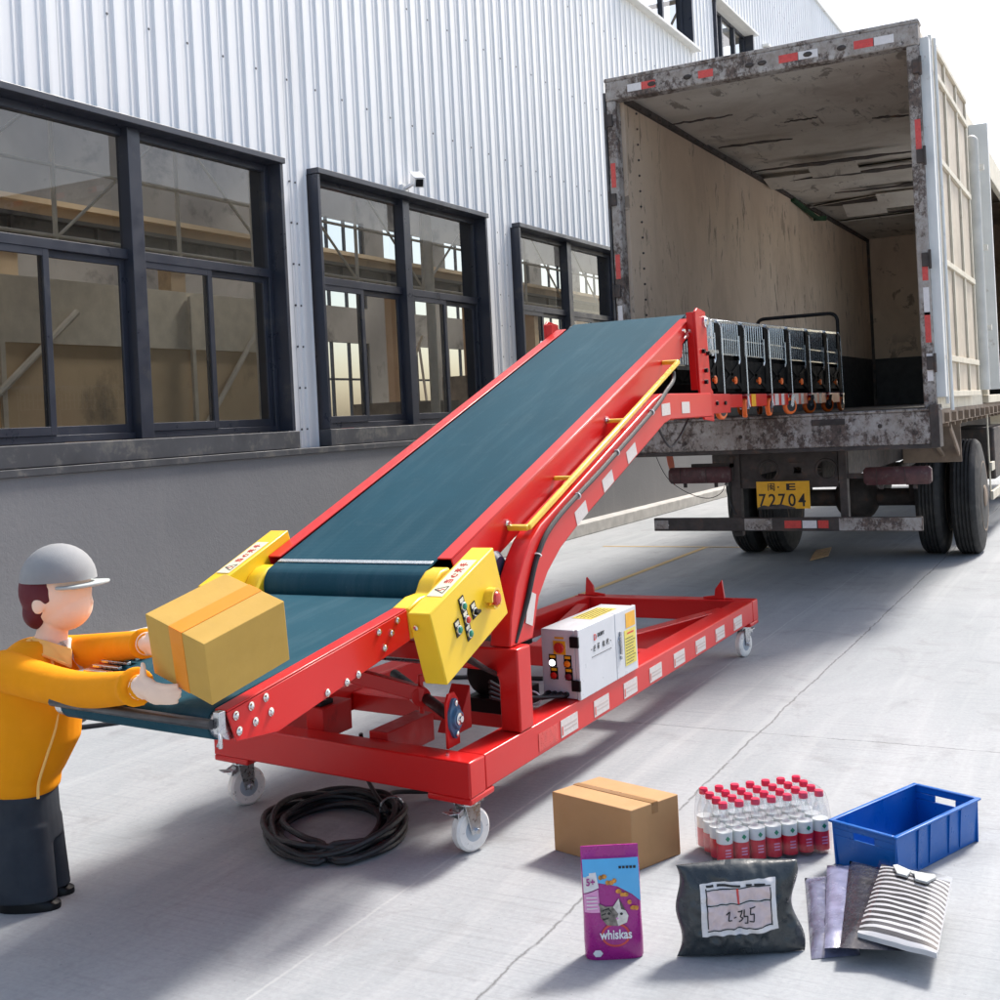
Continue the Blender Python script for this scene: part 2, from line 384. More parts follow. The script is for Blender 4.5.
    def strokes(s, segs, o, xd, yd, size, w, t=.001, mi=0):  # segs on a unit square
        o, xd, yd = V(o), V(xd).normalized(), V(yd).normalized(); zd = xd.cross(yd)
        for (a, b_, c_, d_) in segs:
            p = o+xd*a*size+yd*b_*size; q = o+xd*c_*size+yd*d_*size
            s.bar(p+zd*t/2, q+zd*t/2, w, t, up=zd, mi=mi)
        return s
    def clusters(s):                 # loose pieces of the mesh, pieces that touch kept together
        bm = s.bm; bm.verts.index_update(); seen = {}; comps = []
        for v0 in bm.verts:
            if v0.index in seen: continue
            st = [v0]; seen[v0.index] = len(comps); c = []
            while st:
                v = st.pop(); c.append(v)
                for e in v.link_edges:
                    o = e.other_vert(v)
                    if o.index not in seen: seen[o.index] = len(comps); st.append(o)
            lo = [min(v.co[i] for v in c) for i in range(3)]; hi = [max(v.co[i] for v in c) for i in range(3)]
            comps.append([c, lo, hi])
        ch = True
        while ch:
            ch = False
            for i in range(len(comps)):
                for j in range(i+1, len(comps)):
                    if all(comps[i][1][k]-.004 <= comps[j][2][k] and comps[j][1][k]-.004 <= comps[i][2][k] for k in range(3)):
                        a, b = comps[i], comps.pop(j)
                        a[0] += b[0]; a[1] = [min(p, q) for p, q in zip(a[1], b[1])]; a[2] = [max(p, q) for p, q in zip(a[2], b[2])]
                        ch = True; break
                if ch: break
        return [c[0] for c in comps]
    def build(s, name, mats, parent=None, **k):
        if name in SPLIT:
            s.bm.verts.ensure_lookup_table(); cl = s.clusters()
            if len(cl) > 1:
                first = None
                for c in cl:
                    t = MB(); mp = {v: t.bm.verts.new(v.co) for v in c}
                    for f in {f for v in c for f in v.link_faces}:
                        nf_ = t.bm.faces.new([mp[v] for v in f.verts]); nf_.material_index = f.material_index
                    o = t.build1(name, mats, parent, **k); first = first or o
                s.bm.free(); return first
        return s.build1(name, mats, parent, **k)
    def build1(s, name, mats, parent=None, bevel=0., smooth=40, label=None, solid=0., sub=0, remesh=0., smo=0):
        bmesh.ops.recalc_face_normals(s.bm, faces=s.bm.faces)
        if DEFORM:
            for v_ in s.bm.verts: v_.co = DEFORM(v_.co)
        me = bpy.data.meshes.new(name); s.bm.to_mesh(me); s.bm.free()
        for mm in (mats if isinstance(mats, (list, tuple)) else [mats]):
            me.materials.append(M[mm] if isinstance(mm, str) else mm)
        o = bpy.data.objects.new(name, me); COL.objects.link(o)
        if remesh:
            r = o.modifiers.new('r', 'REMESH'); r.mode = 'VOXEL'; r.voxel_size = remesh; r.use_smooth_shade = True
            if smo:
                q = o.modifiers.new('s', 'SMOOTH'); q.iterations = smo; q.factor = .5
            dg = bpy.context.evaluated_depsgraph_get(); me2 = bpy.data.meshes.new_from_object(o.evaluated_get(dg))
            o.modifiers.clear(); o.data = me2; me2.name = name
            if not me2.materials: me2.materials.append(M[mats] if isinstance(mats, str) else mats)
            bpy.data.meshes.remove(me); me = me2; smooth = 180
        if smooth:
            me.polygons.foreach_set('use_smooth', [True]*len(me.polygons))
            if smooth < 180: me.set_sharp_from_angle(angle=R(smooth))
        if sub:
            q = o.modifiers.new('sub', 'SUBSURF'); q.levels = q.render_levels = sub
        if bevel:
            q = o.modifiers.new('bev', 'BEVEL'); q.width = bevel; q.segments = 2; q.limit_method = 'ANGLE'; q.angle_limit = R(38)
            q.harden_normals = False
        if parent is not None:
            o.parent = parent
            if parent.type == 'EMPTY':
                o.matrix_parent_inverse = (Matrix.Translation(parent.location) @ parent.rotation_euler.to_matrix().to_4x4()).inverted()
        if label: o['label'] = label
        return o

def thing(name, label, cat, loc=(0, 0, 0), group=None):
    o = bpy.data.objects.new(name, None); COL.objects.link(o); o.location = loc; o.empty_display_size = .2
    return tag(o, label, cat, group)
def tag(o, label, cat, group=None):
    o['label'] = label; o['category'] = cat
    if group: o['group'] = group
    return o
def struct(name, mb, mt, **k):
    o = mb.build(name, mt, **k); o['kind'] = 'structure'; return o

def smooth_path(pts, n=8):
    pts = [V(p) for p in pts]; out = []
    for i in range(len(pts)-1):
        p0 = pts[max(i-1, 0)]; p1 = pts[i]; p2 = pts[i+1]; p3 = pts[min(i+2, len(pts)-1)]
        for k in range(n):
            t = k/n
            out.append(.5*((2*p1)+(p2-p0)*t+(2*p0-5*p1+4*p2-p3)*t*t+(3*p1-p0-3*p2+p3)*t**3))
    out.append(pts[-1]); return out
def fillet(pts, r, n=6):
    pts = [V(p) for p in pts]; out = [pts[0]]
    for i in range(1, len(pts)-1):
        a, b_, c_ = pts[i-1], pts[i], pts[i+1]
        da = (a-b_).normalized(); dc = (c_-b_).normalized()
        rr = min(r, (a-b_).length*.49, (c_-b_).length*.49)
        p, q = b_+da*rr, b_+dc*rr
        for k in range(n+1):
            t = k/n; out.append(p*(1-t)**2+b_*2*t*(1-t)+q*t*t)
    out.append(pts[-1]); return out

# ------------------------------------------------------------------ camera, light
cam = bpy.data.cameras.new('Camera'); co = bpy.data.objects.new('Camera', cam); COL.objects.link(co)
yaw, rho = .48886, .05033
Fv = V((-math.sin(yaw), math.cos(yaw), 0)); Rv = V((math.cos(yaw), math.sin(yaw), 0)); Uv = V((0, 0, 1))
rt = Rv*math.cos(rho)-Uv*math.sin(rho); up = Rv*math.sin(rho)+Uv*math.cos(rho)
mx = Matrix((rt, up, -Fv)).transposed().to_4x4(); mx.translation = (0, 0, 1.5)
co.matrix_world = mx
cam.sensor_width = 36; cam.lens = 1.1764*36; cam.shift_y = -.0807; cam.clip_start = .05; cam.clip_end = 3000
sc.camera = co

SUN_EL, SUN_AZ = 48, 14      # azimuth measured from +Y towards +X
sd = V((math.sin(R(SUN_AZ))*math.cos(R(SUN_EL)), math.cos(R(SUN_AZ))*math.cos(R(SUN_EL)), math.sin(R(SUN_EL))))
L = bpy.data.lights.new('Sun', 'SUN'); L.energy = 3.2; L.angle = R(10); L.color = (1, .965, .92)
lo = bpy.data.objects.new('Sun', L); COL.objects.link(lo); lo.rotation_euler = sd.to_track_quat('Z', 'Y').to_euler()
w = bpy.data.worlds.new('World'); sc.world = w; w.use_nodes = True; nt = w.node_tree
sky = nt.nodes.new('ShaderNodeTexSky'); sky.sky_type = 'NISHITA'; sky.sun_disc = False
sky.sun_elevation = R(SUN_EL); sky.sun_rotation = R(SUN_AZ); sky.dust_density = 3; sky.air_density = 1.0; sky.ozone_density = .6
bg = nt.nodes['Background']; nt.links.new(sky.outputs[0], bg.inputs[0]); bg.inputs[1].default_value = .14
sc.view_settings.view_transform = 'Standard'; sc.view_settings.look = 'None'; sc.view_settings.exposure = .8; sc.view_settings.gamma = 1
sc.cycles.use_denoising = True
sc.cycles.max_bounces = 10; sc.cycles.diffuse_bounces = 7; sc.cycles.transparent_max_bounces = 24

# ------------------------------------------------------------------ the setting
g = MB(); g.face([(-1500, -1500, 0), (1500, -1500, 0), (1500, 1500, 0), (-1500, 1500, 0)])
struct('ground', g, 'ground', smooth=0)
g = MB(); g.box(-6.21, -6.0, -6, 62, .0, .155)
o = struct('kerb', g, 'kerb', bevel=.012)
g = MB()
g.box(-4.115, -4.055, 8.2, 12.27, .003, .004); g.box(-5.3, -3.4, 12.27, 12.33, .003, .004)
struct('road_line', g, 'yline', smooth=0)

# ------------------------------------------------------------------ factory building
B = thing('factory_building', 'long factory hall with pale corrugated cladding over a grey rendered wall and dark framed windows', 'building', (-6.3, 12, 0))
LOW = [(4.74, 8.01), (8.49, 11.63), (12.42, 15.56), (16.35, 19.49), (20.28, 23.42), (24.2, 27.3)]
UPP = [(12.6, 15.4), (16.3, 19.6), (20.95, 23.45), (24.4, 27.4), (29, 32)]
WZ0, WZ1, UZ0, UZ1 = 1.34, 3.76, 7.72, 8.95
ops = [(a-.03, b_+.03, 1.2, WZ1) for a, b_ in LOW]+[(a-.03, b_+.03, UZ0, UZ1) for a, b_ in UPP]
def cladding(y0, y1, z0, z1, x, depth=.017, pitch=.205):
    mb = MB(); prof = [(0, 0), (.085, 0), (.098, .35), (.112, .35), (.125, 0), (.150, 0), (.163, 1), (.192, 1), (.205, 0)]
    ys = []
    k = 0
    while y0+k*pitch < y1:
        for a, d in prof[:-1]: ys.append((y0+k*pitch+a*pitch/.205, x+d*depth))
        k += 1
    ys.append((y0+k*pitch, x))
    for (a, xa), (b_, xb) in zip(ys, ys[1:]):
        mid = (a+b_)/2; iv = [(z0, z1)]
        for oy0, oy1, oz0, oz1 in ops:
            if oy0 < mid < oy1:
                nv = []
                for p, q in iv:
                    if oz0 > p: nv.append((p, min(q, oz0)))
                    if oz1 < q: nv.append((max(p, oz1), q))
                iv = [t for t in nv if t[1]-t[0] > .001]
        for p, q in iv:
            mb.face([(xa, a, p), (xb, b_, p), (xb, b_, q), (xa, a, q)])
    return mb
cl = cladding(-6, 62, 1.335, 11.5, -6.33); bmesh.ops.remove_doubles(cl.bm, verts=cl.bm.verts, dist=1e-5)
clad_o = cl.build('cladding', 'clad', B, smooth=20)
s = MB()
for z in (4.55, 5.75, 6.95, 10.1):
    y = -2.
    while y < 30:
        if not any(a < y < b_ and c_ < z < d for a, b_, c_, d in ops): s.cyl((-6.335, y, z), (-6.322, y, z), .011, 6)
        y += .41
for y in (8.22, 8.30, 12.05, 12.25):
    for k in range(7): s.cyl((-6.335, y, 1.5+k*.36), (-6.32, y, 1.5+k*.36), .009, 6)
s.build('fixing_screw', 'dark_steel', B)['kind'] = 'stuff'
g = MB(); g.box(-6.62, -6.2, -6, 62, 0, 1.285)
g.build('lower_wall', 'render', B, smooth=0)
g = MB(); g.box(-6.60, -6.175, -6, 62, 1.287, 1.337); g.build('base_flashing', 'sill', B, bevel=.004)
g = MB(); g.box(-6.36, -6.27, -6, 62, 11.42, 11.56); g.box(-6.60, -6.31, -6, 62, 11.50, 11.6)
g.build('roof_edge', 'white_steel', B, bevel=.01)
# hall: floor, far wall with openings, roof with gaps added to let light in, ends
g = MB(); g.box(-19.4, -6.62, -6, 62, .02, .06); g.build('hall_floor', 'hallfloor', B, smooth=0)
g = MB(); x0, x1 = -19.6, -19.4
holes = []
yy = 26.
while yy < 60: holes.append((yy, yy+2.6)); yy += 3.6
prev = -6
for a, b_ in holes:
    g.box(x0, x1, prev, a, .06, 11.2); prev = b_
    for z0, z1 in ((.06, 1.75), (3.9, 4.9), (7.4, 11.2)): g.box(x0, x1, a, b_, z0, z1)
g.box(x0, x1, prev, 62, .06, 11.2)
g.box(-19.4, -6.62, -6.2, -6.0, .06, 11.2); g.box(-19.4, -6.62, 62.0, 62.2, .06, 1.6); g.box(-19.4, -6.62, 62.0, 62.2, 3.9, 4.6); g.box(-19.4, -6.62, 62.0, 62.2, 9.4, 11.2); g.box(-19.4, -6.62, -6.2, -6.01, .06, 11.2)
g.build('hall_wall', 'hallgrey', B, smooth=0)
g = MB()
for a, b_ in holes:
    for z0, z1 in ((1.75, 3.9), (4.9, 7.4)):
        for k in range(4): g.box(-19.55, -19.47, a+k*.84, a+k*.84+.07, z0, z1)
        g.box(-19.54, -19.48, a, b_, (z0+z1)/2, (z0+z1)/2+.06)
g.build('far_window_bars', 'frame', B, smooth=0)
g = MB(); prev = -6; yy = -4.
while yy < 58:  # unseen roof openings, added to brighten the hall behind the windows
    g.box(-19.6, -6.6, prev, yy, 11.2, 11.3); g.box(-8.2, -6.6, yy, yy+3.8, 11.2, 11.3); g.box(-19.6, -18.4, yy, yy+3.8, 11.2, 11.3)
    prev = yy+3.8; yy += 5
g.box(-19.6, -6.6, prev, 62, 11.2, 11.3)
g.build('roof', 'roof', B, smooth=0)
g = MB()                                            # partition rooms and crane beam inside
g.box(-10.3, -10.15, 5.0, 13.4, .06, 3.25); g.box(-12.6, -12.2, -5, 61, 4.0, 4.55); g.box(-12.7, -12.1, -5, 61, 4.55, 4.62)
for y in range(-2, 44, 3): g.box(-12.5, -12.25, y, y+.3, .06, 4.0)
g.box(-17.2, -17.0, 31, 38, .06, 3.4)
g.build('partition_wall', 'beige', B, smooth=0)
g = MB(); rq = random.Random(11)
g.box(-9.4, -9.1, -5, 61, 3.42, 3.62); g.box(-9.5, -9.0, -5, 61, 3.38, 3.42); g.box(-9.5, -9.0, -5, 61, 3.62, 3.66)
for k in range(60): g.box(-9.45, -9.05, -4+1.05*k, -3.96+1.05*k, 3.42, 3.62)
g.box(-16.4, -16.0, 5, 61, 7.7, 8.2)
g.build('crane_girder', 'hallgrey', B, smooth=0)
g = MB()
for k in range(46):
    y = rq.uniform(4, 44); x = rq.uniform(-18.5, -10.6); a_, b_, c_ = rq.uniform(.3, 1.1), rq.uniform(.4, 1.6), rq.uniform(.5, 2.4)
    g.box(x, x+a_, y, y+b_, .06, c_)
for k in range(16):
    y = 5.2+.5*k+rq.uniform(-.1, .1); h_ = rq.uniform(.35, .75); g.box(-9.9, -9.4, y, y+rq.uniform(.2, .45), .9, .9+h_)
g.box(-10.0, -9.3, 5, 13.2, .84, .9)
g.build('stacked_goods', 'goods', B, smooth=0)['kind'] = 'stuff'
g = MB()
for y in (9.3, 12.6, 21, 27, 33, 39): g.cyl((-7.6, y, .06), (-7.6, y, 7), .06, 10)
for z in (3.05, 5.1): g.cyl((-7.6, 0, z), (-7.6, 60, z), .035, 8)
for k in range(26): g.cyl((-13+1.1*math.sin(k*2.1), 6+1.4*k, .1), (-13+1.1*math.sin(k*2.1+1), 7+1.4*k, 3.2), .03, 6)
g.build('pipework', 'truss', B)
g = MB()
for y in [1.2+1.55*k for k in range(20)]:
    g.cyl((-8.3, y, 3.2), (-8.3, y, 6.4), .022, 8)
    g.cyl((-8.3, y, 3.3 if int(y) % 2 else 4.6), (-8.3, y+1.55, 4.6 if int(y) % 2 else 3.3), .016, 8)
for z in (3.32, 3.95, 4.58, 5.9): g.cyl((-8.3, 0, z), (-8.3, 32, z), .018, 8)
for y in (5, 11, 17, 23, 29, 35):
    g.cyl((-19, y, 8.6), (-6.8, y, 8.6), .05, 8); g.cyl((-19, y, 9.8), (-6.8, y, 9.8), .05, 8)
    for k in range(8):
        xa = -18.8+k*1.5; g.cyl((xa, y, 8.6), (xa+.75, y, 9.8), .03, 6); g.cyl((xa+.75, y, 9.8), (xa+1.5, y, 8.6), .03, 6)
g.box(-10.14, -10.12, 5.0, 13.4, 2.55, 3.25); g.box(-10.11, -10.07, 8.2, 8.26, .1, 3.2); g.box(-10.11, -10.07, 11.0, 11.06, .1, 3.2); g.cyl((-10.05, 6.2, .4), (-10.05, 9.2, 2.9), .04, 8); g.cyl((-10.05, 9.6, .3), (-10.05, 6.8, 2.7), .04, 8); g.cyl((-10.05, 10.1, .4), (-10.05, 12.2, 2.8), .035, 8)
g.build('hall_steelwork', 'truss', B)
g = MB(); g.box(-14.5, -13.2, 17, 19.4, .06, 1.5); g.box(-15.2, -13.8, 24, 27, 1.6, 1.95); g.box(-14, -13.2, 21, 22, .06, 1.3)
for k in range(5): g.ball((-9.7, 7.4+.5*k, .06+1.2*(.9+.1*(k % 2))), .25, .22, .2)
g.build('workshop_machine', 'hallred', B)

def win_lower(a, b_):
    fr = MB(); X0, X1 = -6.56, -6.225                # casing box round the opening
    t = .040
    fr.box(X0, X1, a, a+t, WZ0+.15, WZ1); fr.box(X0, X1, b_-t, b_, WZ0+.15, WZ1); fr.box(X0, X1+.02, a-.012, b_+.012, WZ1, WZ1+.05)
    xa, xb = -6.43, -6.36
    c_ = (a+b_)/2; z0 = WZ0+.152
    fr.box(xa, xb, a+t, a+t+.05, z0, WZ1); fr.box(xa, xb, b_-t-.05, b_-t, z0, WZ1)
    fr.box(xa, xb, a+t+.05, b_-t-.05, WZ1-.06, WZ1); fr.box(xa, xb, a+t+.05, b_-t-.05, z0, z0+.05)
    fr.box(-6.42, -6.30, c_-.062, c_+.062, z0, WZ1-.001)
    W = fr.build('window', 'frame', B, bevel=.004, smooth=0)
    tr = MB()
    for p, q in ((a+t+.05, c_-.062), (c_+.062, b_-t-.05)): tr.box(xa-.002, xb+.012, p, q, 2.80, 2.87)
    tr.build('transom', 'frame', W, bevel=.003, smooth=0)
    for p, q in ((a+t+.05, c_-.062), (c_+.062, b_-t-.05)):
        m_ = (p+q)/2
        for k, (u, v_, dx) in enumerate(((p, m_+.025, .022), (m_-.025, q, -.012))):
            s_ = MB(); x2, x3 = -6.40+dx, -6.375+dx
            s_.box(x2, x3, u, u+.05, z0+.05, 2.80); s_.box(x2, x3, v_-.05, v_, z0+.05, 2.80)
            s_.box(x2, x3, u+.05, v_-.05, z0+.05, z0+.11); s_.box(x2, x3, u+.05, v_-.05, 2.75, 2.80)
            if k: s_.box(x3, x3+.012, u+.012, u+.03, 2.0, 2.13)
            s_.build('sash', 'frame', W, bevel=.003, smooth=0)
            gq = MB(); X = x2+.012; gq.face([(X, u+.045, z0+.105), (X, v_-.045, z0+.105), (X, v_-.045, 2.755), (X, u+.045, 2.755)]); gq.build('pane', 'glass', W, smooth=0)
        gq = MB(); X = -6.395; gq.face([(X, p-.004, 2.865), (X, q+.004, 2.865), (X, q+.004, WZ1-.055), (X, p-.004, WZ1-.055)]); gq.build('pane', 'glass', W, smooth=0)
    sl = MB(); sl.box(-6.58, -6.20, a-.02, b_+.02, WZ0+.001, WZ0+.148); sl.build('sill', 'sill', W, bevel=.006, smooth=0)
for a, b_ in LOW: win_lower(a, b_)
def win_upper(a, b_):
    fr = MB(); fr.box(-6.56, -6.27, a, a+.05, UZ0, UZ1); fr.box(-6.56, -6.27, b_-.05, b_, UZ0, UZ1)
    fr.box(-6.50, -6.44, a+.05, a+.10, UZ0, UZ1); fr.box(-6.50, -6.44, b_-.10, b_-.05, UZ0, UZ1)
    fr.box(-6.50, -6.44, a+.1, b_-.1, UZ0, UZ0+.05); fr.box(-6.50, -6.44, a+.1, b_-.1, UZ1-.05, UZ1)
    n = 3
    for k in range(1, n):
        y = a+(b_-a)*k/n; fr.box(-6.505, -6.42, y-.04, y+.04, UZ0+.05, UZ1-.05)
    W = fr.build('window', 'frame', B, bevel=.004, smooth=0)
    gq = MB(); X = -6.47; gq.face([(X, a+.1, UZ0+.05), (X, b_-.1, UZ0+.05), (X, b_-.1, UZ1-.05), (X, a+.1, UZ1-.05)]); gq.build('pane', 'glass', W, smooth=0)
    gq = MB(); gq.box(-6.58, -6.19, a-.12, b_+.12, UZ0-.05, UZ0-.002); gq.box(-6.58, -6.19, a-.12, b_+.12, UZ1+.002, UZ1+.05); gq.build('drip_flashing', 'white_steel', W, bevel=.005, smooth=0)
for a, b_ in UPP: win_upper(a, b_)

# security camera
S = thing('security_camera', 'small white security camera on the cladding just above the middle window', 'camera', (-6.25, 10.05, 3.86))
g = MB(); g.box(-6.32, -6.28, 9.98, 10.08, 3.82, 3.90); g.bar((-6.28, 10.03, 3.86), (-6.16, 10.02, 3.90), .03, .03); g.build('bracket', 'whitep', S, bevel=.004)
g = MB(); d = V((.62, -.66, -.42)).normalized(); g.bar(V((-6.19, 10.10, 3.955))-d*.05, V((-6.19, 10.10, 3.955))+d*.17, .10, .095); g.bar(V((-6.19, 10.10, 4.012))-d*.05, V((-6.19, 10.10, 4.012))+d*.20, .112, .012)
g.build('housing', 'whitep', S, bevel=.012)
g = MB(); g.bar(V((-6.19, 10.10, 3.955))+d*.165, V((-6.19, 10.10, 3.955))+d*.182, .075, .075); g.build('lens_window', 'black', S, bevel=.01)

# ------------------------------------------------------------------ belt conveyor
C = thing('belt_conveyor', 'red wheeled loading conveyor with a long teal belt rising towards the truck', 'conveyor', (-2.59, 5.2, 0))
def splay(c):                   # the chassis is a little wider and set back at its far front corner
    t = (-2.02-c.x)/1.14
    if c.z < .37 or (c.y >= 3.36 and c.z < .655):
        w_ = min(1, max(0, (7-c.y)/3.4)); return V((c.x-t*(.03+.10*w_), c.y+.15*t*w_, c.z))
    if c.y < 3.36:
        w_ = min(1, (3.36-c.y)/.94); return V((c.x+.13*w_*t, c.y+.10*t*w_, c.z))
    return c
DEFORM = splay
RX, LX = -2.17, -3.01           # outer planes of the two belt sides
def both(fn):                   # right and left copy of a side part, mirrored about the belt's middle
    fn(lambda x: x); fn(lambda x: -5.18-x)

# chassis
g = MB()
g.box(-3.16, -2.02, 3.45, 3.56, .212, .338); g.box(-3.16, -2.02, 6.89, 7.0, .212, .338)
g.box(-2.13, -2.021, 3.56, 6.89, .215, .337); g.box(-3.159, -3.05, 3.56, 6.89, .215, .337)
g.box(-3.05, -2.13, 5.38, 5.47, .218, .325); g.box(-3.05, -2.13, 4.25, 4.34, .218, .30)
for sx in (1, -1):
    X = -2.59
    g.bar((X+sx*.12, 5.47, .27), (X+sx*.44, 6.72, .27), .07, .10)
for x0, x1 in ((-3.16, -2.99), (-2.19, -2.02)):
    for y0, y1 in ((3.45, 3.62), (6.83, 7.0)): g.box(x0, x1, y0, y1, .190, .214)
g.build('base_frame', 'red', C, bevel=.007)
g = MB(); g.box(-2.78, -2.70, 3.56, 3.75, .30, .42); g.box(-2.5, -2.42, 3.57, 3.9, .25, .36); g.box(-2.98, -2.2, 3.60, 3.65, .225, .28); g.box(-2.75, -2.35, 3.64, 3.85, .222, .236)
g.build('floor_plate', 'red_dirty', C, bevel=.004)

# upright portal over the chassis
g = MB()
pts = [(-2.02, .339), (-2.02, .648), (-3.16, .648), (-3.16, .339), (-3.08, .339), (-3.08, .52)]
pts += [(-3.08+.04*(1-math.cos(a)), .52+.04*math.sin(a)) for a in (R(30), R(60), R(90))]
pts += [(-2.10-.04*(1-math.cos(a)), .52+.04*math.sin(a)) for a in (R(90), R(60), R(30))]+[(-2.10, .52), (-2.10, .339)]
g.prism(pts, 'y', 3.84, 3.95)
g.build('portal_frame', 'red', C, bevel=.007)
def gus(mx_):
    g = MB(); g.prism([(3.72, .339), (3.84, .339), (3.84, .50)], 'x', mx_(-2.3), mx_(-2.22)); g.build('gusset', 'red_dirty', C, bevel=.003)
both(gus)

# boom arms
armo = [(3.85, .65), (3.87, .76), (3.92, .87), (3.999, .965), (4.07, 1.025), (4.16, 1.076), (5.48, 1.553), (5.60, 1.588), (6.40, 1.588),
        (6.40, 1.455), (5.72, 1.455), (5.62, 1.436), (4.50, 1.035), (4.33, .965), (4.20, .885), (4.11, .80), (4.04, .65)]
def arm(mx_):
    g = MB(); g.prism(armo, 'x', mx_(-2.052), mx_(-2.135)); a = g.build('boom_arm', 'red', C, bevel=.006)
    if mx_(0) == 0:
        for (y, z), (dy, dz) in (((4.545, 1.10), (1, .37)), ((4.85, 1.213), (1, .37)), ((5.15, 1.323), (1, .37)), ((5.645, 1.52), (1, .05)), ((5.95, 1.525), (1, 0)), ((4.03, .78), (.38, 1))):
            s = MB(); d = V((0, dy, dz)).normalized(); p = V((-2.0515, y, z-.012)); n_ = V((0, -d.z, d.y))
            s.obox(p-d*.062-n_*.030, d*.124, n_*.060, V((.0016, 0, 0))); s.build('reflective_sticker', 'sticker', a, smooth=0)
both(arm)
g = MB(); g.box(-3.05, -2.13, 5.95, 6.02, 1.46, 1.53); g.box(-3.05, -2.13, 4.60, 4.67, 1.06, 1.13); g.build('arm_cross_member', 'red_dirty', C, bevel=.004)

# upper belt, bed and side rails
sl = math.atan2(2.04-.975, 6.55-3.62); du = V((0, math.cos(sl), math.sin(sl))); nu = V((0, -math.sin(sl), math.cos(sl)))
def belt_loop(c0, c1, r0, r1, t, x0, x1, wear=0):
    c0, c1 = V(c0), V(c1); d = (c1-c0).normalized(); n = V((0, -d.z, d.y))
    def loop(dr):
        pts = []
        for k in range(13):
            a = math.pi/2+math.pi*k/12; pts.append(c0+(d*math.cos(a)+n*math.sin(a))*(r0+dr))
        for k in range(13):
            a = -math.pi/2+math.pi*k/12; pts.append(c1+(d*math.cos(a)+n*math.sin(a))*(r1+dr))
        return pts
    O, I = loop(0), loop(-t); g = MB(); m_ = len(O)
    for i in range(m_):
        j_ = (i+1) % m_
        for A, B_ in ((O, 1), (I, -1)):
            p = [(x0, A[i].y, A[i].z), (x1, A[i].y, A[i].z), (x1, A[j_].y, A[j_].z), (x0, A[j_].y, A[j_].z)]
            g.face(p if B_ > 0 else p[::-1])
        for x in (x0, x1): g.face([(x, O[i].y, O[i].z), (x, O[j_].y, O[j_].z), (x, I[j_].y, I[j_].z), (x, I[i].y, I[i].z)])
    bmesh.ops.remove_doubles(g.bm, verts=g.bm.verts, dist=1e-5)
    return g
U0, U1 = (0, 3.612, .905), (0, 6.575, 1.982)
bo = belt_loop(U0, U1, .073, .073, .005, -2.945, -2.236).build('upper_belt', 'belt', C, smooth=30)
g = MB(); p = V((0, 3.635, .9935)); g.bar(p+V((-2.94, 0, 0)), p+V((-2.241, 0, 0)), .022, .004, up=nu); g.build('belt_fastener', 'wirecol', bo, bevel=.001)
g = MB()
for c_, r_ in ((U0, .066), (U1, .066)): g.cyl((-2.97, c_[1], c_[2]), (-2.20, c_[1], c_[2]), r_, 32)
g.build('drum', 'dark_steel', C)
g = MB(); a0 = V((-2.95, 3.85, .875)); g.obox(a0, V((.715, 0, 0)), du*2.5, nu*.045); g.build('belt_bed', 'red_dirty', C, bevel=.003)
def uprail(mx_):
    def P_(u, n): q = V((0, 3.66, .99))+du*u+nu*n; return (q.y, q.z)
    g = MB(); g.prism([P_(.0, .012), P_(2.98, .012), P_(3.05, -.02), P_(2.98, -.05), P_(2.78, -.075), P_(2.74, -.135), P_(.02, -.135)], 'x', mx_(RX), mx_(RX-.006))
    A = V((mx_(RX-.0015), 0, 0))
    s = 1 if mx_(0) == 0 else -1
    o_ = V((mx_(RX), 3.66, .99))+nu*.0125
    g.obox(o_, V((-.062*s, 0, 0)), du*2.97, nu*.006)
    g.obox(o_+nu*-.135, V((-.04*s, 0, 0)), du*2.7, nu*.005)
    rl = g.build('side_rail', 'red', C, bevel=.0025)
    for u in (.44, 1.56, 2.35):
        b_ = MB(); q = V((mx_(RX), 3.66, .99))+du*u+nu*-.055; b_.cyl(q, q+V((.006*s, 0, 0)), .017, 16); b_.cyl(q+V((.006*s, 0, 0)), q+V((.017*s, 0, 0)), .010, 6)
        if u < 2: b_.build('bolt', 'chrome', rl)
    # belt tensioner near the head drum
    t_ = MB(); q = V((mx_(RX+.012), 3.66, .99))+du*2.78+nu*-.045
    t_.cyl(q, q+du*.20+nu*.03, .006, 10); t_.cyl(q+du*.03, q+du*.055, .013, 6); t_.cyl(q+du*.10+nu*.012, q+du*.125+nu*.016, .013, 6)
    t_.cyl(q+nu*.045, q+nu*.045+V((.014*s, 0, 0)), .011, 12); t_.cyl(q+du*.14+nu*.05, q+du*.14+nu*.05+V((.014*s, 0, 0)), .011, 12)
    t_.build('tensioner', 'chrome', C)
    # end upright carrying the head drum
    e = MB(); e.prism([(6.375, 2.05), (6.42, 2.075), (6.56, 2.06), (6.60, 1.62), (6.635, 1.60), (6.63, 1.425), (6.46, 1.44), (6.40, 1.60)], 'x', mx_(-2.115), mx_(-2.129))
    e.prism([(6.375, 2.05), (6.39, 2.05), (6.415, 1.61), (6.40, 1.61)], 'x', mx_(-2.129), mx_(-2.17))
    U_ = e.build('end_plate', 'red', C, bevel=.003)
    k_ = MB()
    for y, z in ((6.47, 1.83), (6.55, 1.82), (6.50, 1.72), (6.49, 1.655)): k_.cyl((mx_(-2.115), y, z), (mx_(-2.097), y, z), .013, 8)
    k_.build('bolt', 'black', U_)
    k_ = MB(); k_.lathe((mx_(-2.115), 6.535, 2.0), (s, 0, 0), [(0, .034), (.010, .034), (.012, .024), (.020, .020)], 20); k_.build('bearing_cap', 'chrome', U_)
both(uprail)

